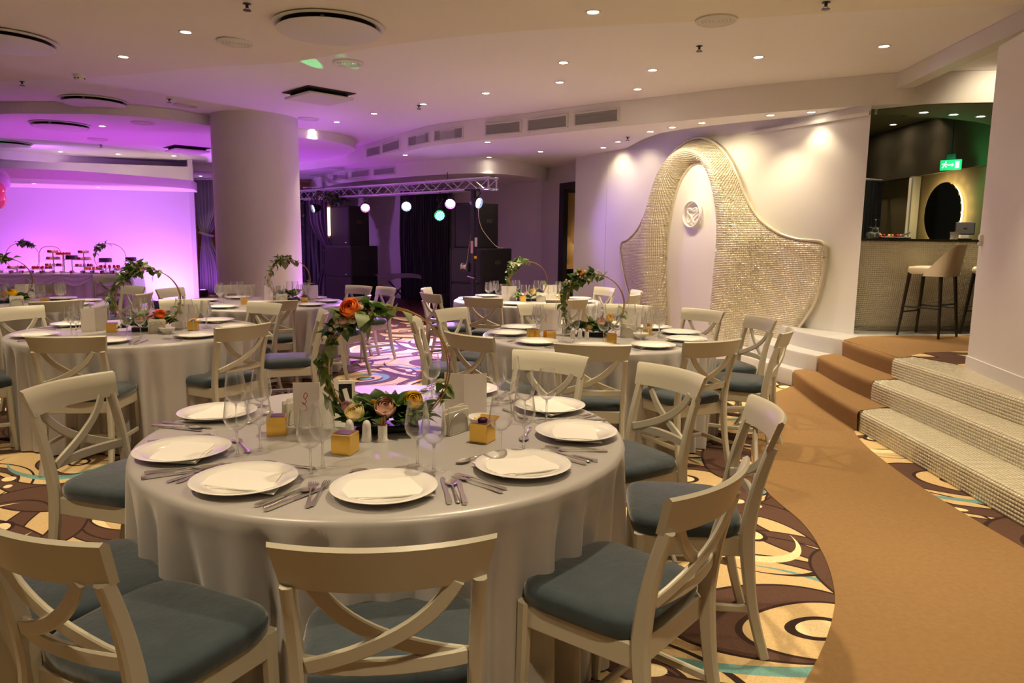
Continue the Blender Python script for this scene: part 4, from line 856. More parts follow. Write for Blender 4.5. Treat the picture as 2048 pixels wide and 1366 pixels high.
def centerpiece(label, x, y, rz, seed, nl=(60, 60, 40), roses=(), R_=.235, small=1.0, flip=1, top=2.15, topn=1.0, tray=True):
    """brass hoop standing in a mound of leaves; local x to the right of the hall side, hoop in the x-z plane"""
    q = random.Random(seed); t = thing('hoop_centrepiece', label, 'flower arrangement', (x, y, ZT), rz, 'brass hoop flower arrangements')
    if tray: MB().box((0, 0, .014), (.24, .09, .028), .006).obj('tray', M_TRAY, t, None)
    zc = R_ + .012
    for k, (dx, dy, rr) in enumerate(((0, .004, R_), (.014, -.012, R_ * .97))):
        pth = [(dx + rr * cos(2 * PI * i / 56), dy + .02 * k * sin(4 * PI * i / 56) * .4, zc + rr * sin(2 * PI * i / 56)) for i in range(56)]
        MB().tube(pth, .0032, 6, closed=True, up=(0, 1, 0)).obj('hoop', M_BRASS, t, 60)
    def leaf(p, d, s, mi):
        o = link('leaf', q.choice(LEAFM[mi]), None, t); o.location = p; o.rotation_mode = 'QUATERNION'; o.rotation_quaternion = orient(d, q.uniform(-.8, .8)); o.scale = (s, s, s)
    for _ in range(nl[0]):   # mound
        a = q.uniform(0, 2 * PI); e = q.uniform(.05, 1.3); r = q.uniform(.3, 1); p = (.155 * r * cos(a), .07 * r * sin(a), .03 + .085 * q.random() * (1.2 - r)); d = (cos(a) * cos(e), sin(a) * cos(e) * .9, sin(e) * .9 + .05)
        leaf(p, d, small * q.uniform(.06, .10), q.choice((0, 0, 1)))
    ta = top
    for _ in range(nl[1]):   # bouquet on the hoop
        a = ta + q.gauss(0, .26); r = R_ + q.gauss(0, .012); p = (flip * r * cos(a), q.gauss(0, .02), zc + r * sin(a)); d = (q.gauss(-.15 * flip, .8), q.gauss(-.2, .7), q.gauss(.0, .8))
        leaf(p, d, small * q.uniform(.05, .085) * topn, q.choice((0, 0, 1, 2, 0)))
    for k in range(nl[2]):   # vine trailing down the hoop on both sides
        if k % 3: a = ta + .35 + (k / nl[2]) * 1.25
        else: a = -.55 + .5 * q.random() if k % 2 else ta - .35 - .55 * q.random()
        r = R_ + q.gauss(0, .008); tg = (-flip * sin(a), 0, cos(a)); p = (flip * r * cos(a), q.gauss(0, .012), zc + r * sin(a)); d = (tg[0] * .8 + q.gauss(0, .5), q.gauss(0, .5), tg[2] * .5 - .5 + q.gauss(0, .4))
        leaf(p, d, small * q.uniform(.04, .065), q.choice((1, 2, 1)))
    for col, px, pyy, pz, s in roses:
        o = link('rose', ROSEM[col], None, t); o.location = (px, pyy, pz); o.scale = (s, s, s); o.rotation_euler = (R(42) + q.uniform(-.25, .25), q.uniform(-.3, .3), q.uniform(-.4, .4)); o['label'] = {'cream': 'cream rose bloom', 'pink': 'pink rose bloom', 'yellow': 'bright yellow rose bloom', 'orange': 'orange rose bloom', 'white': 'white rose bloom', 'blush': 'blush rose bloom'}.get(col, col + ' bloom')
    m = MB()
    for k in range(44):
        a = ta + q.gauss(-.02, .22); r = R_ + q.gauss(.012, .018); m.sphere((flip * r * cos(a), -.03 + q.gauss(0, .02), zc + r * sin(a)), .009, 6, 4)
    o = m.obj('waxflower_buds', M_ROSE['white'], t, 60); o['kind'] = 'stuff'
    return t
zb = .247
hp = lambda a, r=.25: (r * cos(a), zb + r * sin(a))
a0 = math.atan2(-.47, 2.7)
centerpiece('brass hoop with roses, leaves and orange bouquet on the front table', -.48, 2.72, .17, 11, (150, 84, 60), [('cream', -.115, -.075, .085, .034), ('pink', -.005, -.07, .10, .038), ('yellow', .10, -.02, .115, .034), ('blush', -.15, -.03, .10, .022), ('yellow', -.05, -.02, .10, .022), ('orange', *[(-.125), (-.035), zb + .225], .036), ('pink', -.16, -.03, zb + .19, .022)])
centerpiece('brass hoop with leafy crown and roses on the left middle table', -2.86, 5.62, .5, 12, (70, 60, 40), [('orange', .08, -.03, .115, .04), ('blush', .02, -.05, .09, .032), ('pink', -.06, -.05, .08, .028)], top=1.9, topn=1.15)
centerpiece('brass hoop ringed with leaves and roses on the right middle table', .63, 5.60, -.1, 13, (80, 60, 60), [('pink', .06, -.05, .11, .034), ('yellow', .13, -.02, .14, .03), ('cream', -.03, -.06, .08, .03), ('orange', -.10, -.02, zb + .235, .026)], top=2.05, topn=1.1)
centerpiece('tilted brass hoop with pale green crown on the table by the stage', .18, 8.80, -.15, 14, (50, 50, 30), [('yellow', .08, -.04, .11, .034), ('blush', 0, -.05, .08, .03)], top=2.3, topn=1.2)
centerpiece('brass hoop with one leafy crown before the round column', -2.62, 8.45, .3, 15, (45, 50, 20), [('blush', -.03, -.04, .07, .03), ('white', .06, -.04, .09, .024)], top=1.9, topn=1.2)
centerpiece('low leafy arrangement with yellow rose on the far left table', -5.45, 7.75, .6, 16, (60, 60, 24), [('yellow', .05, -.05, .1, .042), ('orange', -.02, -.04, .09, .03)], top=1.9, topn=1.3)
menu('cream menu card with red flourish, front left of the hoop', -.755, 2.77, .55, True); menu('plain cream menu card standing right of the front hoop', -.20, 2.97, -.1)
gold_box('gold favour box beside the left glasses on the front table', -.885, 2.655, .2); gold_box('gold favour box nearest the viewer, middle of front table', -.575, 2.425, -.25); gold_box('opened gold favour box at right of the front table', -.105, 2.59, -.45, True)
napkin_holder('napkin holder left of the menu with red flourish', -.865, 2.83, 1.0); napkin_holder('napkin holder right of the front flowers', -.215, 2.70, .95)
shaker('left china shaker before the front flowers', -.595, 2.585); shaker('right china shaker before the front flowers', -.53, 2.572, 'pepper shaker'); toothpicks('white cup of toothpicks before the front flowers', -.472, 2.575); bowl_('small white bowl behind the opened gold box', -.115, 2.78)
t = thing('table_number_stand', 'small cream framed easel card behind the left menu, back showing', 'table card', (-.735, 3.02, ZT), .25)
f = MB()
for dx, dz, w, h in ((0, .128, .13, .014), (0, .007, .13, .014), (-.058, .0675, .014, .107), (.058, .0675, .014, .107)): f.box((dx, 0, dz), (w, .012, h), .002)
f.obj('frame', M_PAPER, t, None); MB().box((0, .003, .067), (.104, .004, .108)).obj('back_board', M_DWOOD, t, None); MB().sweep([(.02, -.004, .10), (.045, -.05, .004)], rsec(.02, .003), up=(0, 1, 0)).obj('strut', M_PAPER, t, None)
for T, its in {2: dict(menu=[(-3.22, 5.52, .7, 0), (-2.66, 5.78, .4, 1)], gold=[(-3.08, 5.50, .3, 0), (-2.53, 5.67, .2, 1), (-3.26, 5.66, .5, 0)], nap=[(-2.72, 5.47, .5)], bowl=[(-2.63, 5.44)]),
               3: dict(menu=[(.33, 5.86, .3, 1), (.99, 6.05, -.3, 0)], gold=[(.28, 5.33, .4, 0), (.72, 5.2, .1, 0), (1.08, 5.70, -.2, 1), (.16, 5.40, .8, 0)], nap=[(.90, 5.53, -.4), (.45, 5.75, .9)], bowl=[(.98, 5.44)], sh=[(.46, 5.42), (.515, 5.42), (.565, 5.40)]),
               4: dict(menu=[(-.04, 8.77, .1, 0), (.46, 9.1, -.3, 0)], gold=[(.12, 8.6, .2, 0), (.62, 9.05, .2, 0)], nap=[(.35, 8.72, -.2)]),
               5: dict(menu=[(-2.80, 8.40, .4, 0), (-2.40, 8.52, .2, 0)], gold=[(-2.34, 8.08, .2, 0), (-2.95, 7.9, .5, 0)], nap=[(-2.6, 8.1, .4)]),
               6: dict(menu=[(-5.52, 8.15, .7, 0)], gold=[(-4.95, 7.6, .3, 0)], nap=[(-5.14, 7.44, .7)])}.items():
    tn = TABLES[T][1]; od = ('first', 'second', 'third', 'fourth')
    for i, (x, y, rz, k) in enumerate(its.get('menu', [])): menu(f'cream menu card {("left", "right")[i]} of the hoop on {tn}', x, y, rz, bool(k))
    for i, (x, y, rz, k) in enumerate(its.get('gold', [])): gold_box(f'{od[i]} gold favour box on {tn}', x, y, rz, bool(k))
    for i, (x, y, rz) in enumerate(its.get('nap', [])): napkin_holder(f'{od[i]} napkin holder on {tn}', x, y, rz)
    for x, y in its.get('bowl', []): bowl_(f'small white bowl on {tn}', x, y)
    for i, (x, y) in enumerate(its.get('sh', [])):
        if i < 2: shaker(f'{("left", "right")[i]} china shaker on {tn}', x, y)
        else: toothpicks(f'white cup of toothpicks on {tn}', x, y)

# ------------------------------------------------------------------ curtains and wood wall
def curtain(name, label, x0, y0, x1, y1, z0, z1, m, nf, amp, tie=None, slats=1):
    d = np.array([x1 - x0, y1 - y0]); L = np.linalg.norm(d); d /= L; n = np.array([-d[1], d[0]]); t = thing(name, label, 'curtain', (x0, y0, 0))
    def fn(u, v):
        z = z0 + (z1 - z0) * v; s = u * L
        if tie:
            zt, c, w = tie; k = math.exp(-((z - zt) / .45) ** 2) if z > zt else math.exp(-((z - zt) / .55) ** 2); k *= .98; ww = L * (1 - k) + w * k; cc = L / 2 * (1 - k) + c * k
            if z < zt: ww *= .72; 
            s = cc + (u - .5) * ww
        o = amp * sin(2 * PI * nf * u + .6 * sin(3 * z)) * (.6 + .4 * (1 - v)) + amp * .4 * sin(2 * PI * nf * 2.3 * u)
        return (d[0] * s + n[0] * o, d[1] * s + n[1] * o, z)
    MB().grid(fn, nf * 12, 26).obj('drape', m, t, 180)
    MB().tube([(-d[0] * .1, -d[1] * .1, z1 + .015), (d[0] * (L + .1), d[1] * (L + .1), z1 + .015)], .018, 8).obj('rail', M_WPANEL, t, 60)
    if tie:
        zt, c, w = tie; MB().tube([(d[0] * (c + (w / 2 + .03) * cos(a)) + n[0] * .09 * sin(a), d[1] * (c + (w / 2 + .03) * cos(a)) + n[1] * .09 * sin(a), zt + .05 * -cos(a)) for a in np.linspace(0, 2 * PI, 20, False)], .028, 8, closed=True).obj('tie_back', m, t, 60)
    return t
curtain('tied_curtain', 'grey curtain tied back between violet wall and round column', -8.38, 19.0, -7.4, 18.75, .02, 2.93, M_CURT, 8, .05, (1.55, .42, .34))
curtain('tied_curtain', 'dark curtain tied back at the left of the stage', -4.95, 17.55, -4.05, 17.2, .02, 2.66, M_CURT, 7, .05, (1.15, .62, .26))
curtain('stage_curtain', 'charcoal pleated curtain across the middle of stage back wall', -2.75, 17.7, -1.42, 16.7, .03, 2.62, M_DCURT, 20, .045)
t = thing('plank_wall', 'oak plank wall glimpsed beside the tied curtain', 'wall cladding', (-8.6, 19.8, 0)); t['kind'] = 'structure'; del t['category']
for k in range(15): MB().box((1.6, 0, .1 + k * .2), (3.4, .03 + .006 * (k % 2), .192), .004).obj('plank', M_WOOD, t, None)
curtain('dark_backdrop', 'added black sheet darkening the gap beside the column, left stage edge', -6.4, 18.9, -4.7, 18.0, .03, 2.62, M_BLACK, 10, .04)  # added sheet, its black fills the dark gap at the stage edge
t = thing('strip_light', 'narrow glowing strip light left of the upper loudspeaker', 'strip light', (-3.98, 15.75, 1.42)); MB().box((0, 0, .42), (.06, .05, .6), .01).obj('tube', M_STRIP, t, None); MB().box((0, .03, .42), (.09, .03, .7), .01).obj('housing', M_WOOD, t, None); MB().box((0, .06, -.7), (.05, .05, 1.44)).obj('post', M_DKMETAL, t, None)

# ------------------------------------------------------------------ stage: loudspeakers, truss, lamps
e1 = np.array([-.8, .6]); e2 = np.array([.6, .8])
def speaker_box(label, cx, cy_, z, w, d, h, cat='loudspeaker', double=False):
    """near corner at cx,cy; width along e1, depth along e2"""
    c = np.array([cx, cy_]) + e1 * w / 2 + e2 * d / 2; t = thing('loudspeaker', label, cat, (c[0], c[1], z), math.atan2(-e1[1], -e1[0]), 'stage loudspeakers')
    MB().box((0, 0, h / 2), (w, d, h), .012).obj('cabinet', M_BLACK, t, None); MB().box((0, -d / 2 - .006, h / 2), (w - .06, .02, h - .06), .006).obj('grille', M_GRILLE, t, None)
    MB().box((w * .32, -d / 2 - .018, h * .08), (.05, .006, .016), .002).obj('badge', M_STEEL, t, None)
    for s in (-1, 1): MB().box((s * (w / 2 - .012), -d / 2 - .008, h / 2), (.024, .024, h), .004).obj('edge_strip', M_BLACK, t, None)
    MB().box((w / 2 + .002, 0, h * .6), (.01, .16, .07), .003).obj('handle', M_SHADOW, t, None)
    return t
for (cx, cy_), sd_, w, d in (((-3.41, 15.3), 'left', .9, .75), ((-.563, 13.3), 'right', .78, .9)):
    speaker_box(f'lower black bass cabinet of the {sd_} stack', cx, cy_, .02, w, d, .655); speaker_box(f'upper black bass cabinet of the {sd_} stack', cx, cy_, .675, w, d, .655)
    q = np.array([cx, cy_]) + e1 * .1 + e2 * .05; speaker_box(f'tall black top loudspeaker on the {sd_} stack', q[0], q[1], 1.33, .62, .55, .84)
tr = thing('lighting_truss', 'aluminium box truss hung along the front of the stage', 'truss', (0, 0, 0))
TA, TB = np.array([-.35, 12.8]), np.array([-5.2, 17.32]); td = (TB - TA) / np.linalg.norm(TB - TA); tn_ = np.array([-td[1], td[0]]); TL = np.linalg.norm(TB - TA)
def tp(s, o, z): p = TA + td * s + tn_ * o; return (p[0], p[1], z)
chords = [(-.1, 2.56), (.1, 2.56), (-.1, 2.37), (.1, 2.37)]
for o_, z in chords: MB().tube([tp(0, o_, z), tp(TL, o_, z)], .021, 8).obj('chord', M_ALU, tr, 60)
nb = 22
for k in range(nb):
    s0, s1 = TL * k / nb, TL * (k + 1) / nb
    for o_ in (-.1, .1): MB().tube([tp(s0, o_, 2.37 if k % 2 else 2.56), tp(s1, o_, 2.56 if k % 2 else 2.37)], .009, 5).obj('brace', M_ALU, tr, 60)
    MB().tube([tp(s0, -.1 if k % 2 else .1, 2.56), tp(s1, .1 if k % 2 else -.1, 2.56)], .009, 5).obj('brace', M_ALU, tr, 60)
for s in (.03, TL - .03):
    for a_, b_ in (((-.1, 2.56), (.1, 2.56)), ((-.1, 2.37), (.1, 2.37)), ((-.1, 2.37), (-.1, 2.56)), ((.1, 2.37), (.1, 2.56))): MB().tube([tp(s, *a_), tp(s, *b_)], .014, 6, up=(.3, .2, 1)).obj('end_bar', M_ALU, tr, 60)
for s in (1.2, TL - 1.3): MB().tube([tp(s, 0, 2.56), tp(s, 0, HT + .02)], .008, 6, up=(1, 0, 0)).obj('hanger', M_DKMETAL, tr)
# winch tower carrying the right end
wt = thing('winch_tower', 'black lifting tower with winch in front of the right stack', 'lighting stand', (-.71, 12.95, 0), -.6)
MB().box((0, 0, 1.2), (.07, .07, 2.36), .006).obj('mast', M_DKMETAL, wt, None); MB().box((.0, .0, 2.36), (.30, .14, .03), .004).obj('fork_head', M_DKMETAL, wt, None)
MB().lathe([(.0, -.06), (.085, -.06), (.085, -.05), (.045, -.048), (.045, .048), (.085, .05), (.085, .06), (0, .06)], 20).obj('winch_drum', M_STEEL, wt, 50)
o = wt.children[-1]; o.rotation_euler = (0, PI / 2, 0); o.location = (-.12, -.06, 1.0)
MB().tube([(-.05, -.1, .84), (.14, -.16, .82)], .012, 6).obj('crank', M_STEEL, wt, 60); MB().tube([(-.1, -.06, 1.08), (-.03, -.02, 1.62)], .005, 5).obj('cable', M_STEEL, wt, 60)
MB().box((.0, -.04, 1.36), (.05, .012, .22), .002).obj('pink_sticker', M_ROSE['pink'], wt, None); MB().box((.09, -.04, 1.45), (.045, .02, .16), .003).obj('white_sticker', M_PAPER, wt, None); MB().box((.08, -.04, 1.18), (.05, .02, .05), .003).obj('yellow_sticker', M_ROSE['yellow'], wt, None)
for a in (.4, 2.0, 3.6, 5.2): MB().tube([(0, 0, .1), (.55 * cos(a), .55 * sin(a), .025)], .02, 6).obj('outrigger', M_DKMETAL, wt, 60)
def par(label, s, drop, col, aim, strength, e, ang, nm_, lightcol=None):
    p = np.array(tp(s, .1, 2.37 - drop)); d = Vector(aim) - Vector(p); d.normalize()
    t = thing('par_lamp', label, 'stage light', tuple(p)); q = d.to_track_quat('Z', 'Y').to_matrix()
    m = MB().lathe([(0, -.13), (.05, -.13), (.075, -.11), (.1, -.02), (.105, .05), (.095, .052), (.09, .0)], 20, cap=False); m.v = [tuple(q @ Vector(v)) for v in m.v]; m.obj('can', M_BLACK, t, 50)
    em_ = par_mat(nm_, col, strength); g = MB()
    for r, n in ((0, 1), (.038, 6), (.071, 12)):
        for k in range(n): a = 2 * PI * k / n; g.lathe([(0, .012), (.013, .010), (.0165, .002)], 8, (r * cos(a), r * sin(a), 0), False)
    g.v = [tuple(q @ Vector(v)) for v in g.v]; g.obj('led_cluster', em_, t, 60)
    g = MB().lathe([(0, 0), (.091, 0)], 20, cap=False); g.v = [tuple(q @ Vector((v[0], v[1], v[2] - .002))) for v in g.v]; g.obj('reflector', par_mat(nm_ + '_reflector', col, strength * .05), t, 60)
    for sg in (-1, 1): MB().tube([tuple(q @ Vector((sg * .11, 0, 0))), (sg * .09 * td[0], sg * .09 * td[1], drop * .7), (0, 0, drop)], .009, 5).obj('yoke', M_BLACK, t, 60)
    if e: spot('stage_beam', tuple(p + np.array(d) * .06), aim, e * P_PURPLE, lightcol or col, ang, .6, .08)
    return t
par('blue-white stage lamp farthest left on the truss', 5.57, .22, (.65, .75, 1), (-8.6, 13.3, .8), 9, 420, 46, 'white_blue', (.7, .4, 1))
par('magenta stage lamp second from left on the truss', 3.64, .24, (1, .25, 1), (-2.2, 10.2, 0), 9, 300, 46, 'magenta_l', MAGE)
par('blue-white stage lamp at the middle of the truss', 2.29, .24, (.65, .75, 1), (-1.3, 9.0, 0), 10, 420, 34, 'blue_mid', (.42, .3, 1))
par('small round green stage lamp below the truss', 1.3, .45, (.05, 1, .35), (-1.95, 7.2, 3.29), 10, 0, 30, 'green')
par('brightest magenta stage lamp, facing the hall', 1.01, .22, (1, .3, 1), (-1.3, 8.9, 0), 16, 2700, 30, 'magenta_r', (.46, .2, 1))
par('blue-white stage lamp at the right end of the truss', .31, .23, (.5, .65, 1), (1.3, 11.5, 1.6), 16, 100, 70, 'blue_r', (.42, .2, 1))
# coloured wash of the hall: LED uplighters standing on the floor along the violet wall and by the stage
def uplight(label, x, y, aim, e, col, ang):
    t = thing('uplighter', label, 'uplighter', (x, y, 0), 0, 'floor uplighters'); MB().box((0, 0, .09), (.2, .2, .16), .015).obj('housing', M_BLACK, t, None); MB().lathe([(0, .172), (.07, .172)], 16, cap=False).obj('lens', par_mat('uplight', col, 4), t); MB().box((0, 0, .005), (.22, .05, .01)).obj('stand', M_BLACK, t, None)
    spot('uplight_beam', (x, y, .2), aim, e * P_PURPLE, col, ang, .7, .08)
V1 = (.60, .12, 1.0)
uplight('led uplighter on the floor behind left end of the buffet', -9.6, 14.4, (-9.9, 15.2, 1.6), 200, V1, 150)
uplight('led uplighter on the floor behind right end of the buffet', -8.3, 14.5, (-8.2, 15.7, 1.5), 280, V1, 150)
uplight('led uplighter in the corner beside the tied curtain', -7.35, 14.9, (-7.3, 16, 1.3), 260, (.58, .2, 1), 150)
uplight('led uplighter on the floor left of the column', -7.2, 12.2, (-7.0, 12.6, 3.2), 150, MAGE, 110)
uplight('led uplighter behind the column', -4.6, 14.8, (-4.6, 14.0, 3.0), 150, (.6, .05, 1), 115)
uplight('led uplighter at the foot of the column', -2.62, 12.0, (-3.35, 11.55, 1.1), 110, V1, 100)
uplight('led uplighter on the floor by the right stack', -1.45, 12.6, (-1.2, 11.2, 3.0), 55, (.40, .10, 1), 100)
uplight('added led lamp behind the purple wall, brightening the tied curtain', -7.75, 18.0, (-7.95, 18.9, 1.3), 60, (.6, .15, 1), 140)  # unseen lamp added to give the tied curtain its violet light
spot('canopy_fill_light', (-9.0, 13.6, 2.72), (-8.6, 15.4, 3.05), 16, V1, 150, .7, .1)  # added lamp over the canopy without a fitting, tints the soffit violet
spot('green_beam', tp(1.3, .3, 1.95), (-2.13, 7.60, 3.29), 1500, (.0, 1, .28), 2.0, .15, .01)
spot('green_beam', tp(1.3, .3, 1.95), (-1.72, 7.75, 3.29), 500, (.0, 1, .28), 1.6, .3, .01)
uplight('added green lamp on the floor, out of view, tinting the canopy', -9.6, 10.6, (-9.6, 12.75, 2.55), 260, (0, 1, .5), 22)  # added out of view to throw green light on the canopy
o = MB().tube(cr([(.02, .0, 2.05), (.03, .1, 1.85), (.1, .25, 1.65), (.3, .55, 1.4), (.40, .85, 1.345), (.45, 1.1, 1.34)], 6), .006, 5).obj('cable', M_PAPER, None, 60, (-.64, 12.85, 0)); tag(o, 'pale cable hanging from the right stage lamp onto the bass cabinet', 'cable')
# keyboard stand with cloth
t = thing('covered_stand', 'low stand with a draped grey cloth on the stage', 'stand', (-2.5, 15.7, .02), .35)
MB().grid(lambda u, v: ((u - .5) * .95, (v - .5) * .42, .73 - .07 * abs(u - .62) * (1 if u < .62 else 1.6) - .06 * (v < .1) + .012 * sin(9 * u)), 20, 8).obj('drape', M_CURT, t, 180)
MB().grid(lambda u, v: ((u - .5) * .95, -.21 - .01 * v, .67 - .07 * abs(u - .62) * (1 if u < .62 else 1.6) + .012 * sin(9 * u) - v * (.16 * max(0, 1 - 2.4 * u) + .02)), 20, 4).obj('drape_front', M_CURT, t, 180)
for s in (-1, 1): MB().tube([(s * .3, 0, .0), (-s * .25, 0, .62)], .016, 6, up=(0, 1, 0)).obj('leg', M_DKMETAL, t, 60)
t = thing('music_box', 'small dark mixer box on the stage floor by the curtain', 'equipment', (-1.35, 15.9, .02), .4); MB().box((0, 0, .14), (.5, .4, .26), .02).obj('case', M_BLACK, t, None); MB().box((0, -.21, .2), (.06, .01, .04)).obj('lamp', M_CHINA, t, None)
# leafy branches over the left stack
t = thing('leafy_branch', 'dark leafy branches hung over the left loudspeaker', 'greenery', (-3.9, 15.75, 2.2)); q = random.Random(21)
for k in range(5):
    a = q.uniform(0, 6.28); pth = [(0, 0, .05), (.2 * cos(a), .2 * sin(a), .18 + .05 * q.random()), (.45 * cos(a), .4 * sin(a), .1)]; MB().tube(cr(pth, 4), .006, 5).obj('twig', M_DWOOD, t)
    for p in cr(pth, 12):
        for _ in range(2):
            o = link('leaf', q.choice(LEAFM[0]), None, t); o.location = (p[0] + q.gauss(0, .03), p[1] + q.gauss(0, .03), p[2] + q.gauss(0, .03)); o.rotation_mode = 'QUATERNION'; o.rotation_quaternion = orient((q.gauss(0, 1), q.gauss(0, 1), q.gauss(-.4, .6)), q.random()); o.scale = (.09,) * 3
t = thing('leafy_branch', 'trailing ivy beside the dark tied stage curtain', 'greenery', (-4.95, 17.0, 0.02))
MB().tube(cr([(0, 0, 2.55), (.05, -.05, 1.9), (-.03, -.04, 1.2), (.03, -.02, .3)], 5), .006, 5).obj('twig', M_DWOOD, t)
for k in range(60):
    o = link('leaf', q.choice(LEAFM[0]), None, t); o.location = (q.gauss(0, .07), q.gauss(-.05, .05), .3 + 2.25 * q.random()); o.rotation_mode = 'QUATERNION'; o.rotation_quaternion = orient((q.gauss(0, 1), q.gauss(0, 1), q.gauss(-.4, .6)), q.random()); o.scale = (.1,) * 3

# ------------------------------------------------------------------ dessert buffet by the violet wall
BA, BB = np.array([-10.7, 13.15]), np.array([-7.35, 13.92]); bd = (BB - BA) / np.linalg.norm(BB - BA); bn = np.array([-bd[1], bd[0]]); BL = np.linalg.norm(BB - BA)
def bp(s, o): p = BA + bd * s + bn * o; return (p[0], p[1])
brz = math.atan2(bd[1], bd[0])
t = thing('buffet_table', 'long dessert buffet table under a swagged white cloth', 'table', (*BA, 0), brz)
MB().box((BL / 2, .4, .735), (BL, .8, .03), .004).obj('tabletop', M_WOOD, t, None)
for x in (.2, BL - .2):
    for y in (.1, .7): MB().box((x, y, .36), (.05, .05, .72)).obj('leg', M_DKMETAL, t, None)
def bc(u, v):
    # perimeter skirt with pleats
    per = [(0, 0), (BL, 0), (BL, .8), (0, .8), (0, 0)]; L_ = [BL, .8, BL, .8]; tot = sum(L_); s = u * tot; i = 0
    while i < 3 and s > L_[i]: s -= L_[i]; i += 1
    a, b = np.array(per[i]), np.array(per[i + 1]); d = (b - a) / L_[i]; n_ = np.array([d[1], -d[0]]); p = a + d * s + n_ * (.012 + .05 * v + .03 * v ** .6 * sin(2 * PI * u * 52 + 1.4 * sin(30 * u))); return (p[0], p[1], .762 - .745 * v)
m = MB().grid(bc, 420, 8, True); m.add([(-.01, -.01, .762), (BL + .01, -.01, .762), (BL + .01, .81, .762), (-.01, .81, .762)], [(0, 1, 2, 3)])
o = m.obj('tablecloth', M_WCLOTH, None, 60, (*BA, 0), brz); tag(o, 'pleated white cloth on the dessert buffet', 'tablecloth')
m = MB()
def swag(u, v): s = u * BL; k = (s / .55) % 1; return (s, -.07 - .04 * sin(PI * k) * v - .01 * sin(14 * v), .758 - (.07 + .15 * sin(PI * k)) * v)
MB().grid(swag, 150, 8).obj('swag', M_WCLOTH, o, 180)
def stand(label, s, o_, h, r, tiers=1, cake=None, col='plum'):
    t = thing('cake_stand', label, 'cake stand', (*bp(s, o_), .7625), 0, 'dessert stands'); z = 0
    MB().lathe([(0, 0), (r * .55, 0), (r * .5, .012), (.012, .02), (.012, h)], 20).obj('pedestal', M_CHINA, t, 50)
    for k in range(tiers):
        rr = r * (1 - .22 * k); z = h + .13 * k
        MB().lathe([(0, z), (rr, z), (rr, z + .012), (0, z + .012)], 24, cap=False).obj('plate', M_CHINA, t, 50)
        if k: MB().lathe([(.01, z - .13), (.01, z)], 8).obj('post', M_BRASS, t)
        if cake == 'cake' and k == tiers - 1: MB().lathe([(0, z + .012), (rr * .75, z + .012), (rr * .75, z + .075), (rr * .7, z + .085), (0, z + .085)], 22, cap=False).obj('cake', M_ROSE[col], t, 50)
        else:
            n = 12 - 2 * k
            for i in range(n): a = 2 * PI * i / n; MB().sphere((rr * .72 * cos(a), rr * .72 * sin(a), z + .033), .026, 8, 5).obj('sweet', M_ROSE[('red', 'pink', 'blush', 'plum')[(i + k) % 4] if col == 'mix' else col], t, 60)
ss = lambda px, o=.4: (lambda b: next(s for s in np.arange(-.5, BL + 1, .005) if (bp(s, o)[0] / bp(s, o)[1]) >= b))((px - 1024) / 1440)
for i, (px, o_, h, r, ti, ck, col, lb) in enumerate(((128, .45, .34, .14, 1, 'sweets', 'red', 'tall stand of red cupcakes at the middle of the buffet'), (105, .5, .12, .17, 3, 'sweets', 'mix', 'three-tier stand of petits fours left on the buffet'), (142, .5, .25, .14, 1, 'cake', 'plum', 'stand with a flat dark plum cake on the buffet'), (172, .35, .12, .18, 3, 'sweets', 'mix', 'three-tier stand of petits fours right on the buffet'),
                                                     (208, .55, .2, .15, 1, 'cake', 'plum', 'stand with a domed plum cake near the right buffet end'), (262, .45, .22, .13, 1, 'cake', 'plum', 'stand with a plum cake at the very end of buffet'), (92, .25, .08, .2, 1, 'sweets', 'red', 'low platter of red berries at left of the buffet'), (225, .25, .1, .22, 1, 'sweets', 'red', 'low platter of red berries at right of the buffet'), (195, .2, .07, .17, 1, 'sweets', 'orange', 'low platter of orange sweets at right of the buffet'), (40, .3, .08, .18, 1, 'sweets', 'mix', 'low platter of mixed sweets at far left of buffet'), (250, .2, .06, .15, 1, 'sweets', 'pink', 'low platter of pink sweets at the buffet end'))):
    stand(lb, ss(px), o_, h, r, ti, ck, col)
def bhoop(label, px, seed, fl):
    s = ss(px, .6); t = thing('flower_hoop', label, 'flower arrangement', (*bp(s, .62), .7625), brz + .2); q = random.Random(seed)
    MB().tube([(.28 * cos(a), 0, .29 + .28 * sin(a)) for a in np.linspace(0, 2 * PI, 40, False)], .005, 6, closed=True, up=(0, 1, 0)).obj('hoop', M_BRASS, t, 60); MB().box((0, 0, .006), (.2, .1, .012), .003).obj('foot', M_BRASS, t, None)
    for k in range(40):
        a = fl + q.gauss(0, .3); o = link('leaf', q.choice(LEAFM[0]), None, t); o.location = (.28 * cos(a), q.gauss(0, .03), .29 + .28 * sin(a)); o.rotation_mode = 'QUATERNION'; o.rotation_quaternion = orient((q.gauss(0, 1), q.gauss(0, 1), q.gauss(0, .8)), 0); o.scale = (.1,) * 3
    for k in range(4): a = fl + q.gauss(0, .25); o = link('rose', ROSEM['plum'], None, t); o.location = (.28 * cos(a), -.04, .29 + .28 * sin(a)); o.scale = (.035,) * 3
bhoop('flower hoop with dark crown at left of the buffet', 48, 31, 1.4); bhoop('flower hoop with dark crown at right of the buffet', 222, 32, 2.2)
t = thing('wire_arch', 'thin wire arch decoration at the back of the buffet', 'decoration', (*bp(ss(104, .7), .7), .7625), brz)
MB().tube(cr([(-.2, 0, 0), (-.21, 0, .3), (-.14, 0, .47), (0, 0, .5), (.14, 0, .47), (.21, 0, .3), (.2, 0, 0)], 6), .007, 6, up=(0, 1, 0)).obj('wire', M_BRASS, t, 60); MB().box((0, 0, .006), (.46, .08, .012)).obj('foot', M_BRASS, t, None)
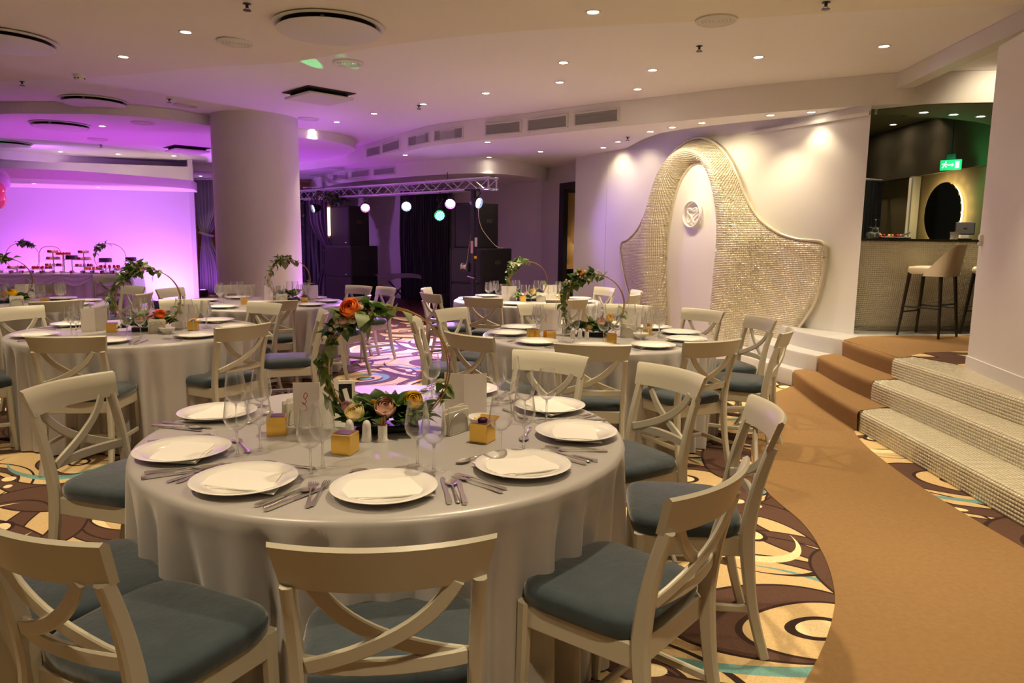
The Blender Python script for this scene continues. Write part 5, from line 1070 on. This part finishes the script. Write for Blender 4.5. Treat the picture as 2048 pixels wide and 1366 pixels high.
q = random.Random(9); ORD = 'first second third fourth fifth sixth seventh eighth ninth tenth eleventh twelfth thirteenth fourteenth fifteenth sixteenth seventeenth'.split()
for k in range(34):
    s = .3 + (BL - .5) * (k // 2) / 17; o_ = .06 + .1 * (k % 2) + q.uniform(-.02, .02)
    t = thing('dessert_glass', f'{ORD[k // 2]} small dessert glass from the left in the {("front", "second")[k % 2]} buffet row', 'dessert glass', (*bp(s, o_), .7625), 0, 'small dessert glasses on the buffet')
    if k == 0: ME_DC = MB().lathe([(.018, 0), (.03, .075), (.028, .075), (.016, .004)], 12, cap=False).mesh('cup', 60); ME_DC.materials.append(M_GLASS); ME_DF = [MB().lathe([(0, .004), (.017, .004), (.025, .05), (0, .056)], 10, cap=False).mesh('filling', 60) for _ in range(2)]; ME_DF[0].materials.append(M_ROSE['blush']); ME_DF[1].materials.append(M_ROSE['red'])
    link('cup', ME_DC, None, t); link('filling', ME_DF[k % 3 == 0], None, t)
for i, (px, col, z, r) in enumerate(((2, 'pink', 2.20, .17), (14, 'blush', 2.37, .17), (-6, 'orange', 2.40, .16), (6, 'pink', 2.08, .15))):
    b = (px - 1024) / 1440; y = 12.0 + .12 * i
    t = thing('balloon', f'{("coral pink", "pale lilac", "orange", "small coral pink")[i]} balloon in the cluster at the far left edge', 'balloon', (b * y, y, z), 0, 'balloon cluster'); MB().sphere((0, 0, 0), r, 20, 12, (1, 1, 1.15)).obj('envelope', mat('balloon_' + str(i), lin(((250, 120, 130), (225, 190, 225), (250, 150, 100), (250, 120, 130))[i]), .2), t, 180); MB().lathe([(.012, -r * 1.15 - .02), (.004, -r * 1.15)], 8).obj('knot', M_ROSE['pink'], t); MB().tube([(0, 0, -r * 1.15), (0.02, 0, -z + .78 if i == 3 else -.5)], .0015, 4, up=(1, 0, 0)).obj('string', M_PAPER, t)

# ------------------------------------------------------------------ bar
bar = thing('bar_counter', 'curved bar counter clad in cream mosaic with dark stone top', 'bar counter', (0, 0, 0))
bf = cr([(3.85, 8.45), (3.96, 8.26), (4.2, 8.14), (4.6, 8.16), (5.2, 8.27), (6.2, 8.45), (7.6, 8.7)], 40); bf = np.array(bf)
prof = [(.16 - .16 * math.sin(PI * min(1, k / 46) * .62 + .12) + (.02 if k < 3 else 0), .50 + 1.035 * k / 46) for k in range(47)]
seg = np.r_[0, np.cumsum(np.linalg.norm(np.diff(bf, axis=0), axis=1))]; u_ = np.arange(0, seg[-1], .0235); bx = np.interp(u_, seg, bf[:, 0]); by = np.interp(u_, seg, bf[:, 1])
BP = np.zeros((len(u_), len(prof), 3))
for j, (o_, z) in enumerate(prof): BP[:, j] = np.column_stack([bx - .17 * o_, by + .98 * o_, np.full(len(u_), z)])
tiles('mosaic', BP, M_TILEB, bar, h=.0022, gap=.9, tilt=.09)
n0, n1 = len(u_), len(prof); V = (BP + np.array([.0, .0015, 0])).reshape(-1, 3)
link('grout_body', mesh('grout_body', V, [(i * n1 + j, (i + 1) * n1 + j, (i + 1) * n1 + j + 1, i * n1 + j + 1) for i in range(n0 - 1) for j in range(n1 - 1)], 180), M_GROUT, bar)
tp_ = [(x, y) for x, y in bf[::10]]; MB().prism(tp_ + [(x - .1, y + .62) for x, y in tp_[::-1]], 1.535, 1.56).obj('worktop', M_BARTOP, bar, None)
MB().prism([(x + .0, y + .2) for x, y in tp_] + [(x - .1, y + .6) for x, y in tp_[::-1]], .5, 1.534).obj('body', M_DARK, bar, None)
wall('wall_bar.002', [(6.10, 13.2), (6.06, 8.9), (6.0, 8.9)], .5, 2.5, mat('bar_back_wall', lin((168, 152, 116)), .7), .1, 'bar back wall lit by the round mirror')
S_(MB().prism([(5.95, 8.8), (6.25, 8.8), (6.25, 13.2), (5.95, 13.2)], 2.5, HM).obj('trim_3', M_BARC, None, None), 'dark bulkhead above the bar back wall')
t = thing('light_pilaster', 'pale lit pilaster at the left end of bar back wall', 'pilaster', (6.0, 11.0, .5)); MB().box((0, 0, 1), (.12, .10, 2.0), .005).obj('shaft', M_WALL, t, None); MB().box((-.075, 0, 1), (.02, .03, 1.96)).obj('glow_strip', emit('pilaster_glow', (1, .74, .38), .22), t, None)
t = thing('round_mirror', 'large round black mirror with warm halo behind the bar', 'mirror', (6.0, 10.22, 1.93)); rot = Matrix.Rotation(-PI / 2, 3, 'Y')
for nm2, pr, m_ in (('disc', [(0, .0), (.42, .0), (.43, .008), (.425, .02), (0, .022)], M_MIRROR), ('halo', [(.36, -.030), (.41, -.030), (.41, -.012), (.36, -.012)], M_HALO), ('spacer', [(.0, -.035), (.30, -.035), (.30, 0)], M_DKMETAL)):
    g = MB().lathe(pr, 48, cap=False); g.v = [tuple(rot @ Vector(v)) for v in g.v]; g.obj(nm2, m_, t, 50)
for k in range(18):
    a = 2 * PI * k / 18; l = bpy.data.lights.new('mirror_glow', 'POINT'); l.energy = .16; l.color = (1, .72, .32); l.shadow_soft_size = .03; o = bpy.data.objects.new('mirror_glow', l); COL.objects.link(o); o.location = (6.0 - .0, 10.22 + .50 * cos(a), 1.93 + .50 * sin(a)); o.location.x = 5.985
def bar_item(name, label, cat, px, d_): b = (px - 1024) / 1440; return thing(name, label, cat, (b * d_ * 1.0, d_, 1.5605))
t = bar_item('pos_terminal', 'black order terminal on the bar counter', 'till', 1916, 8.62); t.rotation_euler = (0, 0, -.5); MB().box((0, 0, .01), (.14, .14, .02), .005).obj('base', M_BLACK, t, None); MB().box((0, .03, .08), (.04, .03, .12)).obj('neck', M_BLACK, t, None); o = MB().box((0, 0, .135), (.20, .03, .15), .008).obj('screen', M_BLACK, t, None); o.rotation_euler = (-.25, 0, 0); MB().box((.0, -.035, .03), (.08, .02, .05)).obj('reader', M_PAPER, t, None)
for i, px in enumerate((1893, 1899)):
    t = bar_item('cup', f'{("left", "right")[i]} white paper cup beside the order terminal', 'cup', px, 8.5 + .08 * i); MB().lathe([(0, 0), (.024, 0), (.034, .085), (.036, .087), (.033, .085), (.022, .004), (0, .004)], 18, cap=False).obj('cup_wall', M_CHINA, t, 60)
for i, (px, d_) in enumerate(((1739, 8.35), (1733, 8.5), (1744, 8.55), (1729, 8.3))): 
    b = (px - 1024) / 1440; o = put('wine_glass', ME_GLASS, f'{("first", "second", "third", "fourth")[i]} upturned glass at the left end of the bar', 'glass', 'upturned bar glasses', b * d_, d_, 1.5605 + (.22 if i == 0 else .13)); o.rotation_euler = (PI, 0, 0); o.scale = (1, 1, 1 if i == 0 else .59)
t = bar_item('bar_tray', 'low dark tray of garnishes on the bar', 'tray', 1772, 8.5); MB().box((0, 0, .012), (.36, .2, .02), .006).obj('tray', M_BLACK, t, None)
for k in range(6): MB().sphere((-.13 + .05 * k, .02 * (k % 2), .035), .018, 8, 5).obj('garnish', M_ROSE[('orange', 'red', 'cream')[k % 3]], t, 60)
MB().tube([(.1, 0, .03), (.2, -.02, .075)], .012, 6).obj('scoop', M_STEEL, t, 60)
def stool(label, x, y, rz):
    t = thing('bar_stool', label, 'bar stool', (x, y, .5035), rz, 'cream bar stools')
    def sp(u, v):
        k, z = [(.94, .68), (1, .70), (1, .735), (.95, .755), (.6, .765), (.0004, .768)][round(v * 5)]; a = 2 * PI * u; c, s = cos(a), sin(a); e = .5; return (.215 * k * math.copysign(abs(c) ** e, c), .205 * k * math.copysign(abs(s) ** e, s), z)
    MB().grid(sp, 36, 6, True).obj('seat', M_LEATHER, t, 180)
    def bk_(u, v):  # wrap-around back: u around, v up; outside then inside
        a = PI + PI * (u - .0); c, s = cos(a), sin(a); e = .6; h = .66 + (.34 * (max(0, -s) ** .55)) * (v if v <= .5 else 1 - v) * 2 ; th = 0 if v <= .5 else .035; lean = (h - .66) * .16
        r1, r2 = .232 - th, .225 - th; return (r1 * math.copysign(abs(c) ** e, c), r2 * math.copysign(abs(s) ** e, s) - lean, h)
    MB().grid(bk_, 30, 21).obj('backrest', M_LEATHER, t, 60)
    for sx in (-1, 1):
        for sy in (-1, 1): MB().sweep([(sx * .165, sy * .16, .69), (sx * .215, sy * .215, 0)], rsec(.04, .034), up=(0, 1, 0), scale=[1, .62]).obj('leg', M_DWOOD, t, 40)
    for sx in (-1, 1): MB().tube([(sx * .193, -.19, .32), (sx * .193, .19, .32)], .01, 6).obj('footrest', M_DWOOD, t, 60)
    MB().tube([(-.19, .195, .26), (.19, .195, .26)], .01, 6, up=(0, 0, 1)).obj('footrest', M_DWOOD, t, 60); MB().tube([(-.19, -.19, .36), (.19, -.19, .36)], .01, 6).obj('footrest', M_DWOOD, t, 60)
stool('cream leather bar stool with dark legs, fully in view', 4.56, 7.86, .28 + .35); stool('cream leather bar stool half hidden by the right panel', 5.35, 7.98, .5)
# exit sign
t = thing('exit_sign', 'glowing green running-man exit sign hung in the bar', 'exit sign', (5.62, 9.5, 2.45), -.75)
MB().box((0, 0, .065), (.24, .03, .13), .004).obj('panel', M_EXIT, t, None); MB().box((0, 0, .17), (.12, .06, .08), .01).obj('housing', M_BLACK, t, None); MB().tube([(0, 0, .2), (0, 0, .84)], .008, 6, up=(1, 0, 0)).obj('rod', M_DKMETAL, t)
m = MB()
for s_ in (-1,):
    y = s_ * .0165
    m.box((.075, y, .065), (.045, .002, .085)); m.box((-.01, y, .065), (.05, .002, .014)); m.add([(.015, y, .04), (.015, y, .09), (.04, y, .065)], [(0, 1, 2)])
    for (x0, z0, x1, z1) in ((-.09, .03, -.075, .055), (-.075, .055, -.06, .085), (-.06, .06, -.045, .035), (-.095, .075, -.06, .085), (-.06, .085, -.042, .07)): m.sweep([(x0, y, z0), (x1, y, z1)], rsec(.012, .002), up=(0, 1, 0))
    m.sphere((-.055, y, .103), .010, 8, 5, (1, .2, 1))
m.obj('pictogram', M_EXITW, t, None)
l = bpy.data.lights.new('exit_glow', 'POINT'); l.energy = 2.5; l.color = (.05, 1, .3); l.shadow_soft_size = .06; o = bpy.data.objects.new('exit_glow', l); COL.objects.link(o); o.location = (5.5, 9.35, 2.52)
curtain('bar_curtain', 'dark curtain deep inside the bar, left of the pilaster', 5.35, 11.6, 5.95, 11.9, .52, 2.5, M_DCURT, 7, .04)
dbg = thing('ceiling_cassette', 'dark slim ceiling unit inside the bar at right', 'ceiling unit', (5.75, 10.0, HM), .3); MB().box((0, 0, -.03), (.7, .7, .05), .008).obj('panel', M_BARC, dbg, None); MB().box((0, 0, -.004), (.74, .74, .008)).obj('recess', M_SHADOW, dbg, None)
